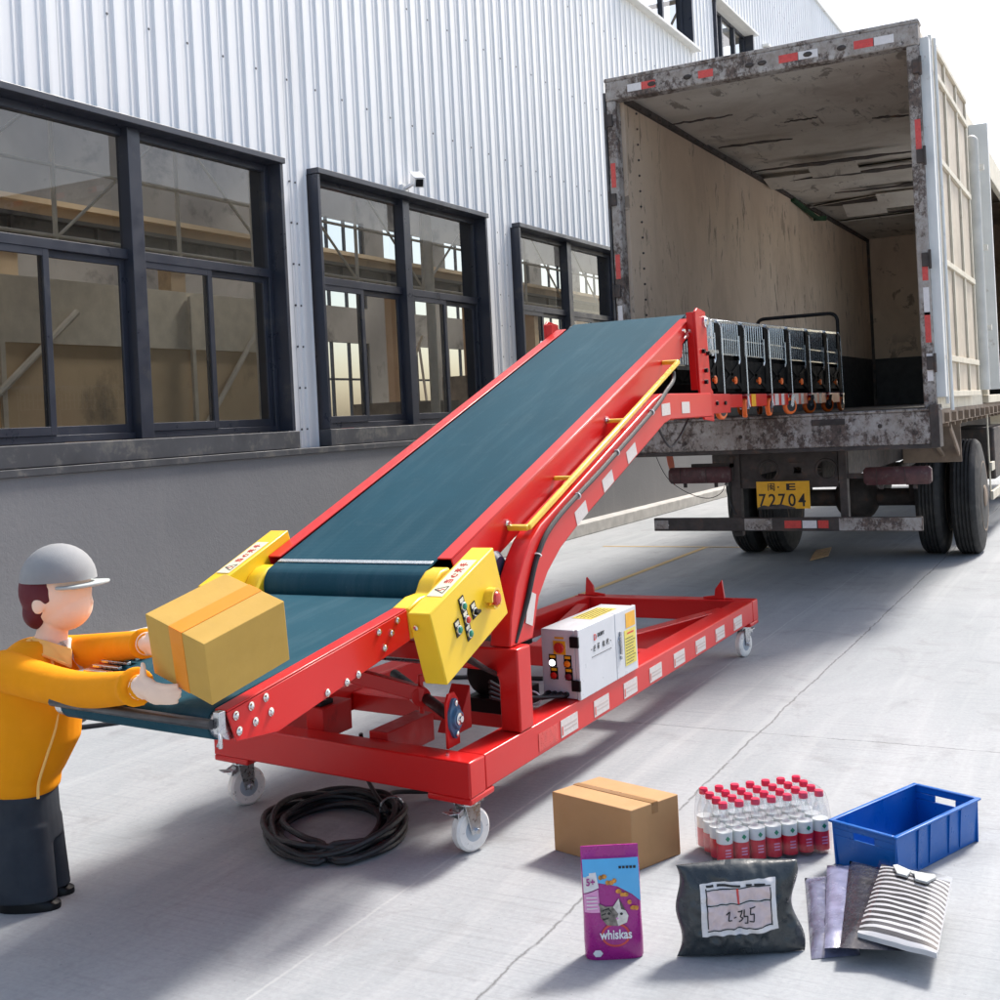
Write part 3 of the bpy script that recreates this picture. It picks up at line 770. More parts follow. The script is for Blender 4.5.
# lower (infeed) belt
L0, L1 = (0, 2.425, .716), (0, 3.50, .834)
belt_loop(L0, L1, .046, .05, .005, -2.945, -2.236).build('infeed_belt', 'belt', C, smooth=30)
g = MB(); g.cyl((-2.97, 2.366, .728), (-2.20, 2.366, .728), .014, 18); g.build('entry_roller', 'dark_steel', C)
g = MB(); g.cyl((-2.985, L0[1], L0[2]), (-2.185, L0[1], L0[2]), .041, 28); g.build('end_roller', 'steel', C)
dl = V((0, .992, .1264)); nl = V((0, -.1264, .992))
def lowrail(mx_):
    s = 1 if mx_(0) == 0 else -1
    g = MB(); g.prism([(2.40, .753), (3.34, .873), (3.355, .768), (2.615, .648), (2.433, .668)], 'x', mx_(RX), mx_(RX-.008))
    o_ = V((mx_(RX), 2.40, .7545)); g.obox(o_, V((-.052*s, 0, 0)), dl*.945, nl*.006)
    rl = g.build('side_rail', 'red', C, bevel=.0025)
    for y, z in ((2.434, .738), (2.50, .748), (2.565, .757), (2.445, .694), (2.515, .702), (2.585, .712), (2.86, .703), (2.965, .712), (3.03, .722), (3.16, .832), (3.275, .85), (3.235, .815), (3.19, .775)):
        b_ = MB(); b_.lathe((mx_(RX), y, z), (s, 0, 0), [(0, .0125), (.003, .0125), (.004, .009), (.009, .007), (.011, .003)], 14); b_.build('bolt', 'chrome', rl)
    e = MB(); e.box(mx_(-2.175), mx_(-2.20), 2.372, 2.398, .70, .76); e.cyl((mx_(-2.188), 2.385, .66), (mx_(-2.188), 2.385, .70), .007, 8); e.tube(smooth_path([(mx_(-2.188), 2.378, .715), (mx_(-2.17), 2.366, .69), (mx_(-2.185), 2.37, .67)], 6), .004, 8)
    if s > 0: e.build('end_bracket', 'steel', C, bevel=.003)
both(lowrail)
g = MB()
for k in range(12): g.bar((-2.985, 2.44+.045*k, .775+.0057*k), (-2.85, 2.44+.045*k, .775+.0057*k), .021, .010)
g.build('side_roller_strip', 'steel', C, bevel=.002)
g = MB(); g.obox((-2.96, 2.56, .665), (.75, 0, 0), dl*.85, nl*.03); g.build('infeed_bed', 'red_dirty', C)

# yellow guards and control box by the transfer
def guard(mx_):
    s = 1 if mx_(0) == 0 else -1
    g = MB(); g.prism([(3.345, .876), (3.43, .902), (3.50, .905), (3.53, .945), (3.575, .972), (3.63, .980), (3.66, .93), (3.66, .82), (3.56, .78), (3.36, .77)], 'x', mx_(-2.166), mx_(-2.237))
    g.build('drum_guard', 'yellow', C, bevel=.008)
both(guard)
bx = [(3.214, .886), (3.660, 1.048), (3.748, .800), (3.302, .638)]
g = MB(); g.prism(bx, 'x', -2.0, -2.088); cb = g.build('control_box', 'yellow', C, bevel=.004)
o0 = V((-2.0, *bx[0])); eu = V((0, bx[1][0]-bx[0][0], bx[1][1]-bx[0][1])); ev = V((0, bx[3][0]-bx[0][0], bx[3][1]-bx[0][1]))
un, vn = eu.normalized(), ev.normalized()
for u, v_, col in ((.407, .297, 'green_btn'), (.412, .499, 'red_btn'), (.282, .508, 'green_btn'), (.406, .692, 'green_btn'), (.536, .507, 'black')):
    q = o0+eu*u+ev*v_
    k_ = MB(); k_.obox(q-un*.017-vn*.034+V((.0002, 0, 0)), un*.034, vn*.056, V((.003, 0, 0)), 0); k_.obox(q-un*.012-vn*.030+V((.003, 0, 0)), un*.024, vn*.014, V((.001, 0, 0)), 1)
    pl = k_.build('legend_plate', ['black', 'wlabel'], cb, smooth=0)
    k_ = MB(); k_.lathe(q+V((.003, 0, 0)), (1, 0, 0), [(0, .0155), (.006, .0155), (.007, .013)], 24, 0)
    k_.lathe(q+V((.007, 0, 0)), (1, 0, 0), [(0, .0115), (.006, .0115), (.008, .009)], 24, 1)
    if col == 'black': k_.obox(q-vn*.004-un*.012+V((.012, 0, 0)), un*.024, vn*.009, V((.012, 0, 0)), 1)
    k_.build('push_button' if col != 'black' else 'selector_knob', ['steel', col], cb)
q = o0+eu*.777+ev*.548
k_ = MB(); k_.tube([q+V((.018, 0, 0))+(un*math.cos(a)+vn*math.sin(a))*.036 for a in [R(t) for t in range(20, 331, 15)]], .001, 4)
k_.bm.clear()
for t in range(25, 335, 10):
    if 150 < t < 185: continue
    a, b_ = R(t), R(t+10)
    d0, d1 = un*math.cos(a)+vn*math.sin(a), un*math.cos(b_)+vn*math.sin(b_)
    k_.hexa([q+d0*.030, q+d0*.038, q+d1*.038, q+d1*.030, q+d0*.030+V((.034, 0, 0)), q+d0*.038+V((.034, 0, 0)), q+d1*.038+V((.034, 0, 0)), q+d1*.030+V((.034, 0, 0))])
bmesh.ops.remove_doubles(k_.bm, verts=k_.bm.verts, dist=1e-5)
k_.cyl(q, q+V((.004, 0, 0)), .038, 28)
k_.build('emergency_stop_shroud', 'yellow_rail', cb)
k_ = MB(); k_.lathe(q+V((.003, 0, 0)), (1, 0, 0), [(0, .011), (.018, .011), (.02, .024), (.03, .025), (.036, .020), (.038, .008)], 28); k_.build('emergency_stop', 'red_btn', cb)
k_ = MB()
for (y, z, x) in ((3.226, .84, -2.06), (3.305, .70, -2.055)):
    p = V((x, y-.004, z)); k_.lathe(p, V((0, -.94, -.33)), [(0, .009), (.006, .009), (.008, .006)], 14)
k_.build('bolt', 'chrome', cb)
# warning strip on the sloping top face
tx = V((1, 0, 0))
def strip(parent, x0, flip=1):
    n_ = un.cross(vn); n_ = -vn
    o_ = V((x0, *bx[0]))+eu*.24+n_*.0004
    if flip < 0: o_ = o_+V((0, .12, .044))
    s = MB(); s.obox(o_, V((.060, 0, 0)), un*.26, n_*.0012, 0)
    # triangle with a pinched-hand mark, then the characters
    c_ = o_+n_*.0014+V((.030, 0, 0))+un*.045
    xd, yd = (un, -tx)
    def P2(a, b_): return c_+xd*a+yd*b_
    T = [P2(-.024, -.020), P2(.024, -.020), P2(0, .022)]
    for a, b_ in zip(T, T[1:]+T[:1]): s.bar(a, b_, .0035, .0012, up=n_, mi=1)
    s.bar(P2(-.002, .010), P2(-.006, -.004), .003, .0012, up=n_, mi=2); s.bar(P2(-.006, -.004), P2(.005, -.004), .003, .0012, up=n_, mi=2); s.bar(P2(.005, -.004), P2(0, -.016), .003, .0012, up=n_, mi=2)
    G = {'dang': [(.5, .95, .5, .62), (.2, .85, .3, .68), (.8, .85, .7, .68), (.15, .55, .85, .55), (.85, .55, .85, .1), (.2, .33, .85, .33), (.15, .1, .85, .1)],
         'xin': [(.15, .55, .25, .25), (.35, .7, .38, .2), (.38, .2, .75, .15), (.75, .15, .75, .3), (.5, .8, .58, .6), (.8, .7, .9, .45)],
         'jia': [(.15, .8, .85, .8), (.5, .95, .5, .45), (.28, .7, .35, .55), (.72, .7, .65, .55), (.1, .48, .9, .48), (.5, .48, .15, .05), (.5, .48, .85, .05)],
         'shou': [(.3, .88, .75, .95), (.2, .68, .8, .68), (.1, .45, .9, .45), (.52, .9, .52, .1), (.52, .1, .4, .15)]}
    for k, ch in enumerate(('dang', 'xin', 'jia', 'shou')):
        s.strokes(G[ch], c_+xd*(.040+.040*k)+yd*-.017, xd, yd, .034, .0034, .0012, mi=2)
    s.build('warning_label', ['wlabel', 'ink', 'red_ink'], parent, smooth=0)
strip(cb, -2.076)
g = MB(); g.prism([(y+.13, z+.047) for y, z in bx], 'x', -3.10, -3.012); cb2 = g.build('side_cover', 'yellow', C, bevel=.004, label='plain yellow cover box on the far side of the belt'); strip(cb2, -3.087, -1)

# yellow hand rail along the near side
g = MB()
path = [(RX, 4.10, 1.072), (-2.08, 4.10, 1.072), (-2.08, 5.95, 1.757), (RX, 5.95, 1.757)]
g.bar(path[0], (-2.079, 4.10, 1.072), .022, .022, up=nu); g.bar(path[1], path[2], .022, .022, up=nu); g.bar((-2.079, 5.95, 1.757), path[3], .022, .022, up=nu)
for t in (.24, .575):
    q = V(path[1]).lerp(V(path[2]), t); g.bar(q, (RX, q.y, q.z), .018, .018, up=nu)
g.build('guard_rail', 'yellow_rail', C, bevel=.005)
g = MB(); g.obox(V((-2.16, 4.18, 1.045)), V((.05, 0, 0)), du*1.0, nu*.012); g.build('light_bar', 'whitep', C, bevel=.003)

# cable clipped along the arm
g = MB()
g.tube(smooth_path([(-2.06, 3.90, .66), (-2.046, 3.99, .80), (-2.044, 4.10, .965), (-2.044, 4.28, 1.085), (-2.044, 4.80, 1.268), (-2.044, 5.45, 1.508), (-2.05, 5.66, 1.60), (-2.06, 5.80, 1.655), (-2.07, 5.84, 1.70)], 8), .0105, 8)
g.tube(smooth_path([(-2.10, 5.62, 1.44), (-2.11, 5.78, 1.34), (-2.14, 5.95, 1.31), (-2.16, 6.15, 1.36), (-2.16, 6.3, 1.45)], 8), .007, 8)
g.build('cable', 'rubber', C)
g = MB()
for y, z in ((4.10, .965), (4.50, 1.163), (4.95, 1.323), (5.42, 1.497)):
    q = V((-2.044, y, z)); g.torus(q, du if y > 4.2 else (0, .6, .8), .0135, .003, 14, 6)
g.build('cable_tie', 'whitep', C)

# electric cabinet on the chassis
g = MB(); g.box(-2.175, -2.03, 4.366, 5.0, .340, .622); EC = g.build('electric_cabinet', 'cab', C, bevel=.004)
g = MB(); g.box(-2.028, -2.012, 4.363, 4.752, .337, .625); D1 = g.build('cabinet_door', 'cab', EC, bevel=.003)
g = MB(); g.box(-2.028, -2.012, 4.756, 5.003, .337, .625); D2 = g.build('cabinet_door', 'cab', EC, bevel=.003)
g = MB()
for z in (.375, .553): g.box(-2.045, -2.008, 4.349, 4.362, z, z+.045)
g.build('hinge', 'black', EC, bevel=.002)
g = MB(); g.tube(fillet([(-2.006, 4.80, .44), (-2.006, 4.80, .54)], .01), .006, 8); g.cyl((-2.011, 4.80, .425), (-2.004, 4.80, .425), .009, 14); g.torus((-2.0095, 4.80, .50), (1, 0, 0), .02, .002, 20, 6); g.build('door_handle', 'steel', EC)
g = MB(); g.box(-2.0115, -2.0105, 4.852, 4.985, .375, .532, 0)
for k in range(9): g.box(-2.0104, -2.0098, 4.862, 4.862+.11*(.75+.25*((k*7) % 5)/4), .385+k*.0135, .3875+k*.0135, 1)
g.box(-2.0104, -2.0098, 4.885, 4.96, .512, .519, 2)
g.box(-2.0115, -2.0105, 4.875, 4.985, .540, .606, 3); g.build('door_label', ['ylabel', 'ink', 'red_ink', 'plate'], EC, smooth=0)
g = MB(); g.box(-2.15, -2.06, 4.62, 4.90, .6223, .6232, 0)
for k in range(5): g.box(-2.14+k*.017, -2.135+k*.017, 4.64, 4.87, .6233, .6238, 1)
g.build('top_label', ['ylabel', 'ink'], EC, smooth=0)
g = MB(); yd = (0, 0, 1); xd = (0, 1, 0)
g.text('D', (-2.0108, 4.520, .553), xd, yd, height=.026, mi=1); g.text('DUFFY', (-2.0108, 4.560, .561), xd, yd, width=.07, mi=0)
DF = [[(.1, .7, .3, .6), (.15, .45, .3, .45), (.3, .45, .2, .15), (.1, .12, .9, .08), (.4, .75, .9, .75), (.65, .95, .65, .7), (.65, .7, .4, .3), (.65, .7, .9, .3)],
      [(.1, .85, .9, .85), (.3, .95, .3, .75), (.7, .95, .7, .75), (.42, .7, .42, .1), (.58, .7, .58, .1), (.15, .55, .42, .55), (.15, .35, .42, .35), (.58, .55, .85, .55), (.58, .35, .85, .35)],
      [(.3, .95, .3, .05), (.1, .7, .5, .7), (.3, .6, .1, .3), (.6, .8, .6, .3), (.6, .3, .5, .05), (.6, .8, .82, .8), (.82, .8, .82, .1), (.82, .1, .95, .15)],
      [(.3, .95, .3, .05), (.1, .7, .45, .7), (.3, .6, .1, .3), (.5, .75, .95, .75), (.7, .95, .75, .3), (.75, .3, .95, .05), (.55, .5, .65, .5)]]
for k, ch in enumerate(DF): g.strokes(ch, (-2.0108, 4.505+.043*k+(.012 if k > 1 else 0), .508), xd, yd, .030, .0028, .0006, 0)
for y in (4.485, 4.690): g.box(-2.0112, -2.0104, y, y+.010, .520, .523, 0)
for k in range(14): g.box(-2.0112, -2.0104, 4.49+k*.0155, 4.50+k*.0155, .487, .4895, 0)
g.build('maker_logo', ['ink', 'red_ink'], EC, smooth=0)
# switch and lamps on the end face
def fp(u, v_): return V((-2.172+.145*u, 4.3655, .622-.275*v_))
nf = V((0, -1, 0))
g = MB(); q = fp(.53, .27); g.box(q.x-.026, q.x+.026, 4.362, 4.3657, q.z-.028, q.z+.028, 0); g.lathe(q+nf*.0035, nf, [(0, .022), (.006, .022), (.010, .018)], 24, 1); g.bar(q+nf*.012+V((0, 0, -.018)), q+nf*.012+V((0, 0, .018)), .012, .012, up=nf, mi=1)
g.box(q.x-.02, q.x+.02, 4.364, 4.3656, q.z+.036, q.z+.044, 0); g.build('isolator_switch', ['plate', 'red_btn'], EC)
for u, v_, col in ((.31, .50, 'lamp_white'), (.76, .50, 'lamp_orange'), (.34, .69, 'lamp_red'), (.78, .69, 'lamp_dark')):
    q = fp(u, v_); g = MB(); g.box(q.x-.016, q.x+.016, 4.363, 4.3657, q.z-.016, q.z+.034, 0); g.box(q.x-.012, q.x+.012, 4.3622, 4.363, q.z+.019, q.z+.030, 1)
    g.lathe(q+nf*.002, nf, [(0, .0165), (.005, .0165), (.006, .014)], 24, 0); g.lathe(q+nf*.008, nf, [(0, .0135), (.004, .0125), (.007, .006)], 24, 2)
    g.build('indicator_lamp', ['black', 'plate', col], EC)
for k in range(4):
    g = MB(); q = V((-2.150+k*.026, 4.365, .357)); g.lathe(q, nf, [(0, .011), (.018, .012), (.02, .009), (.035, .0075)], 14); g.build('cable_gland', 'black', EC)
g = MB()
for k in range(4): g.tube(smooth_path([(-2.150+k*.026, 4.335, .357), (-2.155+k*.012, 4.24, .352+.006*k), (-2.16, 4.10, .37+.012*k), (-2.22, 3.99, .42+.02*k)], 8), .0075, 8)
for k in range(3): g.tube(smooth_path([(-2.12-.018*k, 3.99, .50), (-2.11-.018*k, 3.80, .57+.005*k), (-2.10-.018*k, 3.62, .66), (-2.09-.015*k, 3.46, .72)], 8), .0085, 8)
g.tube(smooth_path([(-2.2, 4.35, .62), (-2.24, 4.30, .66), (-2.28, 4.2, .62), (-2.30, 4.12, .55)], 8), .008, 8)
g.build('wiring', 'rubber', C)
g = MB(); g.torus((-2.158, 4.24, .362), (0, 1, .1), .028, .004, 20, 6); g.build('cable_tie', 'whitep', C)
g = MB(); g.lathe((-2.30, 4.10, .47), (0, 1, 0), [(0, .05), (.01, .085), (.24, .085), (.25, .05)], 24); g.box(-2.36, -2.21, 4.10, 4.36, .56, .60); g.box(-2.37, -2.20, 4.05, 4.38, .335, .39)
g.build('hydraulic_pump', 'black', C, bevel=.004)
g = MB(); g.lathe((-2.42, 3.97, .93), (1, 0, 0), [(0, .05), (.01, .066), (.26, .066), (.28, .045)], 24); g.build('drive_motor', mat('navy_motor_paint', (.012, .02, .05), .4), C)
g = MB(); g.cyl((-2.9, 3.52, .655), (-2.1, 3.52, .655), .010, 12); g.build('tie_rod', 'steel', C)

# labels on the chassis side
for k, y in enumerate((4.263, 4.591, 4.922, 5.244, 5.578, 5.912, 6.246, 6.581)):
    g = MB(); g.box(-2.0205, -2.0190, y-.085, y+.075, .232, .300, 0)
    g.box(-2.0189, -2.0184, y-.079, y-.066, .240, .275, 1)
    for q in range(2): g.box(-2.0189, -2.0184, y-.055, y+.065, .252+q*.016, .259+q*.016, 2)
    g.build('reflective_sticker', ['sticker', 'sticker_red', mat('sticker_print', (.50, .42, .39), .5) if k == 0 else 'sprint'], C, smooth=0)
    if k == 0: M['sprint'] = bpy.data.materials['sticker_print']
g = MB(); g.box(-2.0205, -2.0195, 3.98, 4.15, .232, .300)
for k in range(6): g.box(-2.0194, -2.019, 4.0, 4.13, .238+k*.01, .242+k*.01, 0)
g.build('moulded_plate', 'redtape', C, smooth=0)

# rear lugs
for x in (-3.10, -2.20):
    g = MB(); s = 1 if x < -2.6 else -1
    g.prism([(x, .345), (x+.012*s, .455), (x+.055*s, .40), (x+.06*s, .36), (x+.13*s, .35), (x+.13*s, .339), (x-.05*s, .339), (x-.05*s, .345)], 'y', 6.93, 6.95)
    g.build('docking_lug', 'red', C, bevel=.002)

# lifting linkage near the front beam
g = MB(); g.cyl((-2.72, 4.10, .44), (-2.155, 3.59, .44), .021, 18); g.build('pivot_shaft', 'black', C)
g = MB(); g.bar((-2.80, 3.52, .615), (-2.40, 3.80, .455), .05, .055); g.lathe((-2.415, 3.795, .45), V((.565, -.51, 0)), [(-.028, .038), (.028, .038)], 20)
g.cyl((-2.41, 3.80, .38), (-2.41, 3.80, .53), .010, 10)
g.build('lift_lever', 'red', C, bevel=.004)
g = MB(); g.prism([(3.555, .339), (3.555, .50), (3.575, .53), (3.615, .53), (3.64, .50), (3.64, .339)], 'x', -2.168, -2.158); g.build('bearing_tab', 'red', C, bevel=.002)
g = MB(); q = V((-2.158, 3.598, .44))
g.ring_loft([[q+V((h, r1*math.sin(2*math.pi*k/28)*(1 if abs(math.cos(2*math.pi*k/28)) < .5 else .8), r2*math.cos(2*math.pi*k/28))) for k in range(28)] for h, r1, r2 in ((0, .040, .072), (.010, .040, .072), (.012, .034, .040), (.024, .032, .034))])
bl = g.build('flange_bearing', 'blue_bearing', C)
g = MB(); g.lathe(q+V((.024, 0, 0)), (1, 0, 0), [(-.005, .022), (.004, .022), (.006, .012), (.012, .011)], 20)
for z in (-.055, .055): g.lathe(q+V((.010, 0, z)), (1, 0, 0), [(0, .011), (.008, .011), (.010, .006)], 12)
g.build('bolt', 'chrome', bl)
g = MB(); g.box(-2.84, -2.72, 3.58, 3.66, .42, .44); g.lathe((-2.80, 3.62, .475), (1, -.2, 0), [(0, .036), (.045, .036)], 20); g.build('pillow_block', 'black', C, bevel=.004)
g = MB()
for x in (-2.825, -2.735): g.cyl((x, 3.62, .39), (x, 3.62, .462), .009, 8)
g.cyl((-2.13, 3.5, .338), (-2.13, 3.5, .345), .006, 8); g.build('bolt', 'chrome', C)

# swivelling casters
def caster(x, y, ang, top=.19, r=.078):
    A = Matrix.Rotation(ang, 3, 'Z'); o_ = V((x, y, 0))
    def T(a, b_, c_): return o_+A @ V((a, b_, c_))       # a across the wheel, b trailing, c up
    ct = V((0, -.025, r))
    w_ = MB(); w_.lathe(T(0, -.025, r), A @ V((1, 0, 0)), [(-.019, r*.62), (-.019, r-.010), (-.012, r-.001), (.012, r-.001), (.019, r-.010), (.019, r*.62)], 36)
    f_ = MB()
    for s in (1, -1):
        pr = [T(s*.026, -.045, r-.005), T(s*.026, -.005, r-.012), T(s*.026, .022, top-.018), T(s*.026, -.048, top-.018)]
        f_.ring_loft([[p for p in pr], [p+A @ V((s*.004, 0, 0)) for p in pr]])
        f_.cyl(T(s*.026, -.025, r), T(s*.040, -.025, r), .011, 6)
    f_.cyl(T(0, -.01, top-.02), T(0, -.01, top-.008), .040, 24)
    f_.obox(T(-.045, -.05, top-.008), A @ V((.09, 0, 0)), A @ V((0, .09, 0)), V((0, 0, .007)))
    F_ = f_.build('caster_fork', 'steel', C, bevel=.0015, label=None)
    W_ = w_.build('wheel', 'white_wheel', F_)
    h_ = MB(); h_.lathe(T(0, -.025, r), A @ V((1, 0, 0)), [(-.021, .012), (-.021, r*.40), (-.017, r*.62), (.017, r*.62), (.021, r*.40), (.021, .012)], 30); h_.build('wheel_hub', 'hub', F_)
    b_ = MB(); b_.obox(T(-.024, .022, top-.045), A @ V((.048, 0, 0)), A @ V((0, .028, -.012)), V((0, 0, .020))); b_.obox(T(-.020, .045, top-.042), A @ V((.04, 0, 0)), A @ V((0, .040, .006)), V((0, 0, .004)))
    b_.cyl(T(0, .03, top-.055), T(0, .02, r*1.6), .010, 10); b_.build('brake_pedal', 'steel', F_, bevel=.002)
caster(-2.085, 3.515, R(-18)+math.pi); caster(-3.085, 3.515, R(-22)+math.pi)
caster(-2.085, 6.93, R(-12)); caster(-3.085, 6.93, R(-25))
DEFORM = None

# ------------------------------------------------------------------ expandable roller conveyor going into the truck
Q = thing('roller_conveyor', 'black and silver concertina roller conveyor stretching from the belt into the open truck', 'conveyor', (-2.55, 8.7, 1.43))
ys = [7.02, 7.53, 8.12, 8.70, 9.31, 9.95, 10.47]
def tz(y): return 2.048+(y-6.75)*.020
def bz(y): return 1.43 if y < 9.0 else 1.425
XR, XL = -2.20, -2.92
for y in ys:
    g = MB()
    for x in (XR-.02, XL+.02): g.box(x-.030, x+.030, y-.055, y+.055, 1.60, tz(y)-.03)
    g.box(XL+.012, XR-.012, y-.02, y+.02, 1.60, 1.66)
    g.build('leg_frame', 'matt_black', Q, bevel=.003)
    g = MB()
    for x in (XR+.024, XL-.024): g.tube(fillet([(x, y-.06, tz(y)-.02), (x, y+.02, tz(y)-.05), (x, y+.035, 1.56), (x, y+.06, 1.50)], .03), .0048, 8)
    g.build('lift_handle', 'wirecol', Q)
for i, y in enumerate([6.82]+ys):                                           # swivelling orange casters
    if i == 0: continue
    for x in ((XR, XL) if i else (XR,)):
        zb = bz(y); r = .062; a = R(random.uniform(-35, 40)); n_ = V((math.cos(a), math.sin(a), 0)); c_ = V((x, y+.02, zb+r))
        f = MB(); tdir = V((-n_.y, n_.x, 0))
        for s in (1, -1): f.bar(c_+n_*.024*s, c_+n_*.024*s+V((0, 0, .085))+tdir*.02, .004, .030, up=tdir)
        f.box(x-.03, x+.03, y-.01, y+.06, zb+.143, zb+.152); f.cyl(c_-n_*.03, c_+n_*.03, .008, 8); fo = f.build('caster_fork', 'steel', Q)
        w_ = MB(); w_.lathe(c_, n_, [(-.015, r*.55), (-.016, r-.006), (-.010, r), (.010, r), (.016, r-.006), (.015, r*.55)], 28); w_.build('wheel', 'orange', fo)
        w_ = MB(); w_.lathe(c_, n_, [(-.017, r*.2), (-.017, r*.68), (.017, r*.68), (.017, r*.2)], 24); w_.build('wheel_hub', 'rubber', fo)
yb = [6.70]+ys
for i in range(len(yb)-1):
    a, b_ = yb[i]+.05, yb[i+1]-.05
    far = i > 3
    g = MB()
    for x in (XR-.01, XL+.01): g.box(x-.02, x+.02, a+.0, b_, 1.50, 1.585, 0)
    g.box(XL+.03, XR-.03, (a+b_)/2-.02, (a+b_)/2+.02, 1.51, 1.57, 0)
    ch = g.build('chassis_beam', 'red', Q, bevel=.004)
    if i in (2, 3, 4, 5):
        g = MB(); g.box(XR+.0105, XR+.0125, a+.10, a+.20, 1.502, 1.583); 
        if i > 2: g.box(XR+.0105, XR+.0125, a+.28, a+.36, 1.502, 1.583)
        g.build('painted_stripe', 'plate' if i == 2 else 'sticker', ch)
    # black scissor body with star knobs
    g = MB()
    for x in (XR-.006, XL+.006):
        g.box(x-.008, x+.008, a, b_, 1.62, 1.80)
        g.bar((x+.012, a, 1.63), (x+.012, b_, 1.79), .008, .03); g.bar((x+.012, a, 1.79), (x+.012, b_, 1.63), .008, .03)
    g.build('scissor_link', 'matt_black', Q, bevel=.002)
    g = MB(); g.box(XR-.045, XR-.030, a-.04, b_+.04, 1.60, tz(a)-.06); g.build('inner_side_panel', 'matt_black', Q)
    g = MB(); q = V((XR+.012, (a+b_)/2, 1.672))
    g.cyl(q, q+V((.012, 0, 0)), .010, 12)
    for k in range(6):
        t = k*math.pi/3; g.ball(q+V((.018, .016*math.cos(t), .016*math.sin(t))), .008, .010, .010, n=8)
    g.cyl(q+V((.01, 0, 0)), q+V((.026, 0, 0)), .018, 12)
    g.build('star_knob', 'orange', Q)
    # wire side grid and the rollers above
    g = MB(); n = 9
    for x in (XR, XL):
        for k in range(n):
            y = a+(b_-a)*(k+.5)/n; g.tube(fillet([(x, y, 1.835), (x, y, tz(y)-.015), (x-.05 if x == XR else x+.05, y+.01, tz(y))], .02, 4), .0048, 6)
        for z in (1.835, 1.93): g.bar((x, a, z), (x, b_, z), .006, .009)
        g.bar((x, a, tz(a)-.02), (x, b_, tz(b_)-.02), .010, .016)
        g.tube(fillet([(x+.012, b_-.03, 1.96), (x+.012, b_-.03, 1.80), (x+.012, b_-.055, 1.775), (x+.012, b_-.055, 1.80)], .01, 3), .005, 6)
    g.build('wire_grid', 'wirecol', Q)
    g = MB(); k_ = 0
    y = a
    while y < b_+.09: g.cyl((XL+.03, y, tz(y)-.02), (XR-.03, y, tz(y)-.02), .019, 12); y += .062
    g.build('roller', 'wirecol', Q)['kind'] = 'stuff'
g = MB(); g.tube(fillet([(XR, 10.53, 1.95), (XR, 10.53, 2.285), (XL, 10.53, 2.285), (XL, 10.53, 1.95)], .08), .016, 10); g.build('push_handle', 'black', Q)
g = MB()
for x in (XR, XL):
    g.cyl((x, 6.72, 1.99), (x, 6.72, 2.05), .03, 16); g.bar((x, 6.63, 1.845), (x, 7.0, 1.845), .03, .02); g.bar((x, 6.64, 1.93), (x, 6.9, 1.93), .012, .012)
    g.tube(fillet([(x, 6.68, 2.05), (x, 6.9, 2.04), (x, 6.92, 1.82)], .03), .010, 8)
g.build('coupling_hook', 'steel', Q)
g = MB(); g.box(-2.2, -2.12, 6.64, 6.98, 1.47, 1.585); g.box(-3.0, -2.92, 6.64, 6.98, 1.47, 1.585); g.box(-2.92, -2.2, 6.66, 6.72, 1.48, 1.56); g.build('docking_beam', 'red', Q, bevel=.004)
g = MB()
for x in (-2.12,):
    for y in (6.70, 6.86): g.cyl((x, y, 1.53), (x+.012, y, 1.53), .012, 8)
g.build('bolt', 'black', Q)

# ------------------------------------------------------------------ box truck
T = thing('box_truck', 'worn box truck backed up with rear doors folded open, empty plywood lined body', 'truck', (-2.43, 14, 0))
TL, TR, TY0, TY1 = -3.63, -1.23, 9.0, 19.6
g = MB(); g.box(TL+.10, TR-.09, TY0+.12, TY1-.1, 1.36, 1.42); g.build('cargo_floor', 'plydark', T)
g = MB(); g.box(TL, TL+.05, TY0+.1, TY1, 1.25, 4.2); g.box(TL, TR, TY1, TY1+.05, 1.25, 4.2); g.box(TR-.04, TR, TY0+.1, 12.35, 1.3, 4.2); g.box(TR-.04, TR, 16.4, TY1, 1.3, 4.2); g.box(TR-.04, TR, 12.35, 16.4, 3.95, 4.2)
g.box(TL, TR, TY0+.06, TY1+.05, 4.2, 4.235)
g.build('body_shell', 'cream', T)
g = MB(); g.box(TL+.051, TL+.085, TY0+.12, TY1-.1, 2.16, 4.10); g.box(TL+.085, TR-.085, TY1-.13, TY1-.1, 2.16, 4.10); g.box(TR-.08, TR-.041, TY0+.12, 12.35, 2.16, 4.10); g.box(TR-.08, TR-.041, 16.4, TY1-.13, 2.16, 4.10)
g.build('plywood_lining', 'ply', T)
g = MB(); g.box(TL+.051, TL+.082, TY0+.12, TY1-.13, 1.42, 2.16); g.box(TL+.082, TR-.082, TY1-.13, TY1-.102, 1.42, 2.16); g.box(TR-.078, TR-.041, TY0+.12, 12.35, 1.42, 2.16)
g.build('kick_panel', 'plydark', T)
g = MB()
y = TY0+.12; zs = [4.10, 4.105, 4.085, 4.10, 4.09, 4.10, 4.08, 4.10]; k = 0
for a, b_ in ((9.12, 11.2), (11.24, 13.5), (13.55, 15.3), (15.38, 17.3), (17.34, 19.5)):
    g.obox((TL+.05, a, 4.115-.006*k), (2.31, 0, 0), (0, b_-a, (-.03, .015, -.045, .02, -.01)[k]), (0, 0, .012)); k += 1
g.obox((-3.5, 13.2, 4.06), (1.0, .2, .02), (0, .35, -.07), (0, 0, .008)); g.obox((-3.45, 15.2, 4.0), (1.2, -.1, .05), (0, .28, .07), (0, 0, .008)); g.obox((-2.4, 17.2, 4.03), (.9, .1, .03), (0, .2, .04), (0, 0, .008))
g.build('ceiling_panel', 'plyceil', T)
g = MB(); g.bar((TL+.10, TY0+.12, 4.075), (TL+.10, TY1-.12, 4.06), .035, .05); g.bar((TL+.10, TY1-.14, 1.42), (TL+.10, TY1-.14, 4.08), .05, .05)
q = 9.4
while q < 19.4: g.ball((TL+.122, q, 4.06), .010, n=6); q += .24
